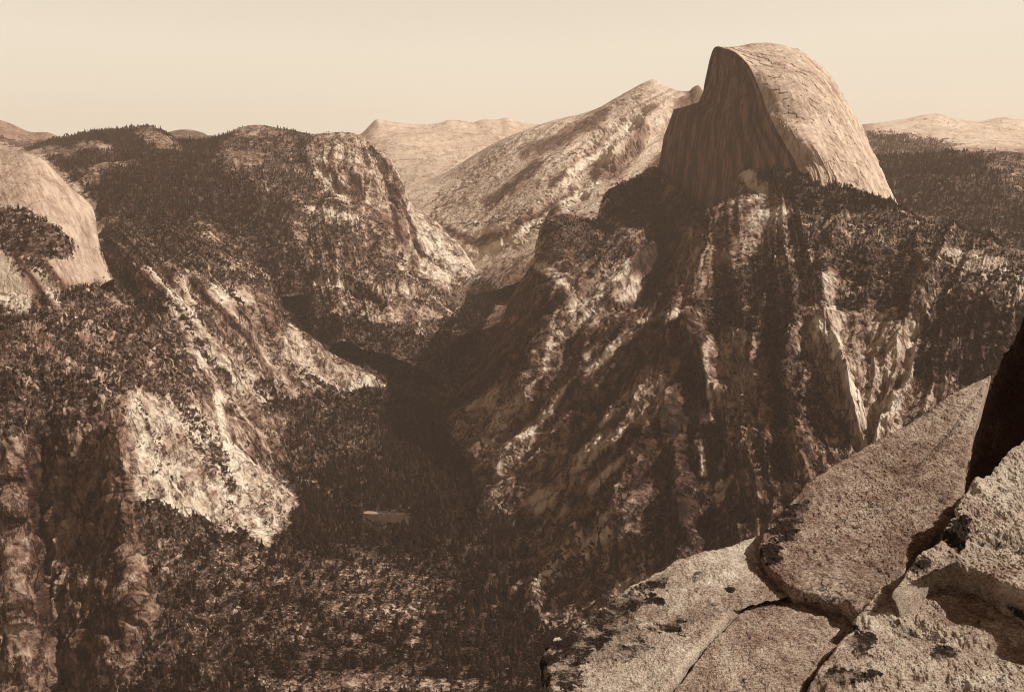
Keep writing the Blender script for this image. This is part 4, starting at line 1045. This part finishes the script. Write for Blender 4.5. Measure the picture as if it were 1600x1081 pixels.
def slab(name, outline, centre, P0, n, depth, label, steps=(), amp=(.03, .5), grain=.006, rim=.05, taper=.85, lichen=None, tone=.5, nth=1500, nr=420, seed=0, jag=.02, bumps=(), ledges=0., dark_rim=0., cat='rock'):
    n = np.array(n, float); n /= np.linalg.norm(n)
    o = np.array(outline, float)
    W = ray_plane(o[:, 0], o[:, 1], P0, n)
    c = ray_plane(np.array([centre[0]]), np.array([centre[1]]), P0, n)[0]
    L = np.r_[0, np.cumsum(np.linalg.norm(np.diff(np.vstack([W, W[:1]]), axis=0), axis=1))]
    t = np.linspace(0, L[-1], nth, endpoint=False)
    Wc = np.vstack([W, W[:1]])
    lin = np.stack([np.interp(t, L, Wc[:, k]) for k in range(3)], -1)
    # soften corners a little, then chip the edge
    ks = max(3, int(nth * .003)); ker = np.ones(2 * ks + 1) / (2 * ks + 1)
    lin = np.stack([np.convolve(np.r_[lin[-ks:, k], lin[:, k], lin[:ks, k]], ker, 'valid') for k in range(3)], -1)
    out = lin - c; ol = np.linalg.norm(out, axis=1, keepdims=True)
    ch = fbm(lin[:, 0] * 3 + seed, lin[:, 1] * 3, lin[:, 2] * 3, octv=6, gain=.62)[:, None]
    lin = lin + out / ol * ch * jag * 2
    out = lin - c
    rr = 1 - (1 - np.linspace(0, 1, nr)) ** 1.0
    P = c + out[None] * rr[:, None, None]
    dist = (1 - rr)[:, None] * np.linalg.norm(out, axis=1)[None]
    X, Y, Z = P[..., 0] + seed * 3.1, P[..., 1], P[..., 2] - CAMZ
    h = amp[0] * fbm(X / amp[1], Y / amp[1], Z / amp[1], octv=6, gain=.55) * 2
    h += grain * fbm(X * 16, Y * 11, Z * 16, octv=4, gain=.75) * 2.2
    if ledges:
        q = fbm(X / .8 + 3, Y / 1.6, Z, octv=3) * 5; h += ledges * (np.floor(q) + sstep(.0, .35, q - np.floor(q))) * .5
    for (bx, by, rx, ry, ang, hh) in bumps:
        pxx, pyy = to_pix(P); dx, dy = pxx - bx, pyy - by; cc, ss = math.cos(R(ang)), math.sin(R(ang))
        wob = fbm(X * 3, Y * 3, Z * 3, octv=3) * .5
        rr_ = np.hypot((dx * cc + dy * ss) / rx, (-dx * ss + dy * cc) / ry) + wob
        h += hh * (1 - sstep(.55, 1.1, rr_))
    for pts, w_, hh in steps:
        pxx, pyy = to_pix(P)
        yl = np.interp(pxx, [p_[0] for p_ in pts], [p_[1] for p_ in pts])
        wob = fbm(X * 2.2, Y * 2.2, Z * 2.2, octv=5, gain=.65) * 42
        h += hh * sstep(-w_, w_, yl + wob - pyy)
    h -= rim * np.clip(1 - dist / rim, 0, 1) ** 2
    P = P + n * h[..., None]
    # sides
    down = -n
    edge = P[-1]; sk = []
    for q in np.r_[np.linspace(.004, .12, 40), np.linspace(.14, 1, 50)]:
        e = edge + down * depth * q + out * (taper - 1) * q
        nn = fbm(e[:, 0] * 2.5 + seed, e[:, 1] * 2.5, (e[:, 2] - CAMZ) * 5, octv=5, gain=.6)
        e = e + (out / np.linalg.norm(out, axis=1, keepdims=True)) * (nn * .05 * min(1, q * 15) + .0)[:, None]
        sk.append(e)
    n_top = len(P)
    G = np.concatenate([P, np.array(sk), np.repeat((c + down * depth)[None, None], nth, 1)], 0)
    G = np.concatenate([G, G[:, :1]], 1)
    px, py = to_pix(G)
    lic_shade = np.zeros(px.shape); tn = np.full(px.shape, tone)
    for it in (lichen or []):
        x, y, rx, ry, a, v = it[:6]
        cc, ss = math.cos(R(a)), math.sin(R(a)); dx, dy = px - x, py - y
        r_ = np.hypot((dx * cc + dy * ss) / rx, (-dx * ss + dy * cc) / ry)
        r_ = r_ + fbm(G[..., 0] * 9 + x, G[..., 1] * 9, (G[..., 2] - CAMZ) * 9, octv=5, gain=.7) * 1.5
        k = 1 - sstep(.6, 1.15, r_)
        if len(it) > 6: tn = tn * (1 - k) + it[6] * k
        else: lic_shade = np.maximum(lic_shade, v * k)
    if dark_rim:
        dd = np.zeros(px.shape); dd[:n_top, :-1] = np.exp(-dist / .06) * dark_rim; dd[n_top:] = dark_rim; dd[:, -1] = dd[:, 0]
        lic_shade = np.maximum(lic_shade, dd * (.6 + .8 * fbm(G[..., 0] * 4, G[..., 1] * 4, G[..., 2] * 4, octv=3)))  # rim darkening shares the lichen channel; on the undercut block it is painted shade
    cover = np.stack([lic_shade, tn, lic_shade * 0, lic_shade * 0 + 1], -1)
    ob = grid_mesh(name, G, cover, M_ledge)
    ob['label'] = label; ob['category'] = cat; ob['group'] = 'granite blocks of the near ledge'
    return ob

Z0 = CAMZ - 2.3
slab('granite_slab', [(842,1021),(850,1002),(882,984),(905,968),(940,942),(985,914),(1032,893),(1080,870),(1135,852),(1192,836),(1260,850),(1290,890),(1250,925),(1200,914),(1181,922),(1150,954),(1110,992),(1072,1034),(1034,1086),(1000,1140),(940,1180),(885,1150),(862,1086),(852,1050)],
     (1030,990), (0,5,Z0), (-.03,-.05,1), 1.6, 'outermost slab, pale at its tip and blotched with black lichen, left of the long crack',
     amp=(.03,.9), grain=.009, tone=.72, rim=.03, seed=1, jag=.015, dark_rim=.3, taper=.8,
     lichen=[(900,1010,70,40,-25,.66),(880,1060,45,45,0,.6),(980,945,70,26,-30,.64),(1050,980,26,13,0,.72),(1030,938,14,10,0,.62),(1139,919,9,6,0,.9),(1010,1010,60,18,-20,.47),(1080,965,50,14,-30,.5),(960,1000,80,40,-20,.56),(900,1075,40,20,0,.3,.7),(925,975,50,20,-30,.6),(1000,920,90,10,-28,.5),(1090,900,60,8,-22,.45),(1150,880,70,34,-15,.0,.8),(1170,860,50,26,-15,0,.95)])
slab('granite_slab', [(1199,915),(1240,912),(1275,915),(1310,925),(1338,940),(1356,954),(1330,985),(1300,1022),(1272,1055),(1250,1090),(1210,1150),(1120,1200),(1010,1190),(1010,1142),(1044,1086),(1082,1034),(1119,994),(1157,958),(1187,927)],
     (1180,1030), (0,5,Z0+.01), (.0,-.08,1), 1.6, 'plain grey triangular slab between the long crack and the rough lichened block',
     amp=(.03,.8), grain=.009, tone=.60, rim=.02, seed=2, jag=.012, dark_rim=.0, lichen=[(1215,918,50,12,10,0,.75)])
slab('granite_block', [(1186,846),(1196,826),(1216,802),(1240,772),(1258,752),(1300,730),(1340,704),(1385,678),(1420,656),(1460,632),(1500,610),(1549,588),(1537,618),(1526,655),(1518,690),(1511,722),(1506,755),(1502,786),(1475,817),(1442,853),(1420,882),(1400,911),(1385,936),(1366,950),(1340,952),(1315,934),(1290,930),(1262,922),(1240,918),(1218,900),(1198,884),(1188,866)],
     (1385,790), (1.6,4.4,Z0+.055), (-.035,-.095,1), .3, 'big flat-topped block with black lichen at its left corner, resting on the slabs',
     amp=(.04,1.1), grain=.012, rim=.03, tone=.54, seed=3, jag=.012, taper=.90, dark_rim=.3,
     lichen=[(1222,820,34,30,-50,.72),(1250,790,30,16,-50,.58),(1205,860,22,22,0,.75),(1440,645,40,9,-30,.5),(1480,775,22,12,-40,.5),(1530,625,50,34,-50,0,.66),(1400,690,60,20,-30,0,.58)])
slab('granite_block', [(1250,1090),(1274,1060),(1304,1026),(1332,990),(1358,957),(1372,944),(1390,934),(1410,922),(1440,900),(1500,890),(1604,860),(1680,800),(1760,800),(1800,900),(1750,1200),(1400,1260),(1240,1180)],
     (1500,1030), (1.2,4.0,Z0-.02), (-.06,-.03,1), 1.6, 'rough lichened block with shallow broken ledges along the bottom right edge of the view',
     amp=(.045,.8), grain=.011, rim=.03, tone=.68, seed=4, jag=.015, dark_rim=.2, ledges=.025, nth=1500, nr=480,
     steps=[([(1300,1000),(1430,985),(1480,1014),(1530,1010),(1620,985)],9,.05), ([(1300,1085),(1400,1072),(1480,1060),(1520,1085),(1620,1110)],6,.03)],
     lichen=[(1345,1000,26,26,0,.64),(1320,1060,70,20,-10,.58),(1420,990,70,14,35,.5),(1470,1020,40,12,0,.6),(1540,1060,60,12,0,0,.8),(1570,985,40,12,0,0,.75)])
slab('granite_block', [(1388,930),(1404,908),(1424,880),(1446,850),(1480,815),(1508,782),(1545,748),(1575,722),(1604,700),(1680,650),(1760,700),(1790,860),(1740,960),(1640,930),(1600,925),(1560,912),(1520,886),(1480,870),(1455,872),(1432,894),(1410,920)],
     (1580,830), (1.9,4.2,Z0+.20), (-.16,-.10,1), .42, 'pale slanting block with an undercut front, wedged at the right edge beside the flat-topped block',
     amp=(.05,.7), grain=.012, rim=.035, tone=.72, seed=6, jag=.03, taper=.86, dark_rim=.62, ledges=.03, nth=1500, nr=480,  # strong dark rim paints shade onto the undercut front and sides
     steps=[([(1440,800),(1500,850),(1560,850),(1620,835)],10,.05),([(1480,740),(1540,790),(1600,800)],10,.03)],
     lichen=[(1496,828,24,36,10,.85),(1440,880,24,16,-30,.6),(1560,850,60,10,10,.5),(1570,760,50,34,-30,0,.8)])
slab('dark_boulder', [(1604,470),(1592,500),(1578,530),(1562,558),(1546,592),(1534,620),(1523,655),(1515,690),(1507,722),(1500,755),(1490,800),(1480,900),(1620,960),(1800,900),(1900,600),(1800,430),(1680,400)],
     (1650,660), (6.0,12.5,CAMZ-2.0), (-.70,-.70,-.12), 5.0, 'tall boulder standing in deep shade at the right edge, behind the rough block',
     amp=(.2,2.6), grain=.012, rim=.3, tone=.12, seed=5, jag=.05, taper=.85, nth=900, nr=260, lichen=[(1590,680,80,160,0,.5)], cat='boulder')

# ------------------------------------------------------------------ haze
def haze():
    m = bpy.data.materials.new('haze'); m.use_nodes = True
    nt = m.node_tree; nt.nodes.clear()
    out = nt.nodes.new('ShaderNodeOutputMaterial'); v = nt.nodes.new('ShaderNodeVolumePrincipled')
    v.inputs['Color'].default_value = (.97, .775, .635, 1)
    v.inputs['Density'].default_value = HAZE_D
    v.inputs['Anisotropy'].default_value = .1
    nt.links.new(v.outputs[0], out.inputs['Volume'])
    x0, x1, y0, y1, z0, z1 = -19000, 19000, -3000, 22500, -90, 2300
    V = [(x, y, z) for z in (z0, z1) for x, y in ((x0, y0), (x1, y0), (x1, y1), (x0, y1))]
    Fc = [(0, 3, 2, 1), (4, 5, 6, 7), (0, 1, 5, 4), (1, 2, 6, 5), (2, 3, 7, 6), (3, 0, 4, 7)]
    me = bpy.data.meshes.new('haze'); me.from_pydata(V, [], Fc); me.materials.append(m)
    o = bpy.data.objects.new('haze', me); COL.objects.link(o); o['kind'] = 'stuff'
HAZE_D = 0.000023
import os
haze()
